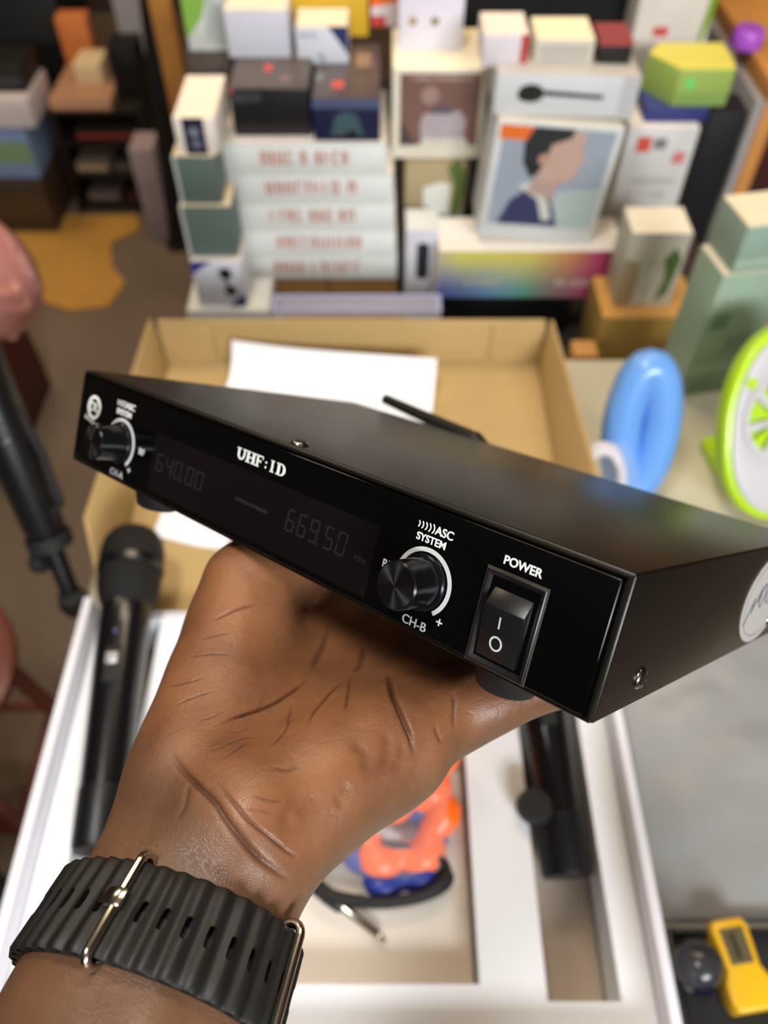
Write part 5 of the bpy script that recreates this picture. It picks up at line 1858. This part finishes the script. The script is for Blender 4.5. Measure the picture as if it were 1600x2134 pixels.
small_box('display_board', 'tall grey board standing behind the dark cabinet', cabx + 0.045, caby + 0.40, 0.0, (0.085, 0.03, 0.72), (166, 160, 158))
small_box('maroon_carton', 'dark maroon carton on the floor below the pink balloon', small_box_late[0][0], small_box_late[0][1], 0.0, small_box_late[1], (74, 26, 18), (84, 32, 22))
cr = small_box('wood_crate', 'low dark brown crate left of the dark cabinet', -1.19, 2.16, 0.0065, (0.42, 0.30, 0.165), (62, 44, 28), (74, 54, 34))
small_box('printed_carton', 'blue and green printed box on the crate at the far left edge', -1.08, 2.17, 0.172, (0.20, 0.18, 0.150), (120, 142, 176), (120, 150, 110))
small_box('white_carton', 'flat white box with cream top on the blue and green box at the far left', -1.06, 2.16, 0.322, (0.24, 0.18, 0.075), (206, 192, 190))
small_box('black_player', 'flat black player on the white box at the far left', -1.06, 2.20, 0.397, (0.22, 0.14, 0.06), (20, 18, 18), (60, 58, 60))
bk = small_box('black_carton', 'large black carton with a cream lid at the top left corner', -1.24, 2.70, 0.0, (0.50, 0.30, 0.46), (18, 16, 15))
MB().box((-0.255, -0.006, 0.46), (0.255, 0.306, 0.485)).build('cream_lid', card((226, 194, 140)), bk, bevel=0.002)
small_box('lilac_carton', 'narrow grey lilac box standing beside the dark pole', P(310, 320, Y=2.12).x - 0.022, 2.12, 0.0, (0.066, 0.10, P(310, 312, Y=2.12).z), (168, 148, 146))
# dark pole and wooden batten
pb, pt_ = P(372, 512, Z=0.0), P(303, -60, Y=2.02)
pl = thing('dark_pole', 'dark leaning pole left of the stacked boxes', 'pole', loc=(pb.x, pb.y, 0))
MB().tube([(0, 0, 0.004), pt_ - Vector((pb.x, pb.y, 0))], [0.024, 0.022], 18).build('pole_tube', BLACKM, pl, smooth=50)
MB().lathe([(0.0, 0.0), (0.034, 0.0), (0.034, 0.008), (0.026, 0.02), (0.0, 0.02)], 20).build('pole_foot', RUBBER, pl, smooth=40)
wb0 = P(352, 60, Y=1.80)
wbt = thing('wooden_batten', 'upright wooden batten behind the left column of boxes', 'batten', loc=(wb0.x - 0.01, 1.80, 0))
MB().box((-0.022, 0, 0), (0.022, 0.04, 1.25)).build('batten', WOOD, wbt, bevel=0.003)
MB().box((-0.06, -0.05, 0), (0.06, 0.09, 0.02)).build('batten_foot', WOOD, wbt, bevel=0.003)
# torn cardboard on the floor
fl = [(-40, 395), (60, 420), (150, 452), (285, 450), (292, 480), (232, 508), (236, 560), (262, 590), (228, 640), (150, 650), (60, 622), (-40, 640)]
pts = [P(a, b, Z=0.0) for a, b in fl]
c0 = sum(pts, Vector()) / len(pts)
cm2 = MB()
n = len(pts)
cm2.add([(p.x - c0.x, p.y - c0.y, 0.001) for p in pts] + [(p.x - c0.x, p.y - c0.y, 0.006) for p in pts], [tuple(range(n))[::-1], tuple(range(n, 2 * n))] + [(i, (i + 1) % n, n + (i + 1) % n, n + i) for i in range(n)])
cs = cm2.build('cardboard_sheet', mat('old_cardboard', (186, 136, 58), rough=0.75, var=0.10, vscale=4, bump=0.1, bscale=120), loc=(c0.x, c0.y, 0))
tag(cs, 'torn sheet of brown cardboard on the floor at the far left', 'cardboard')
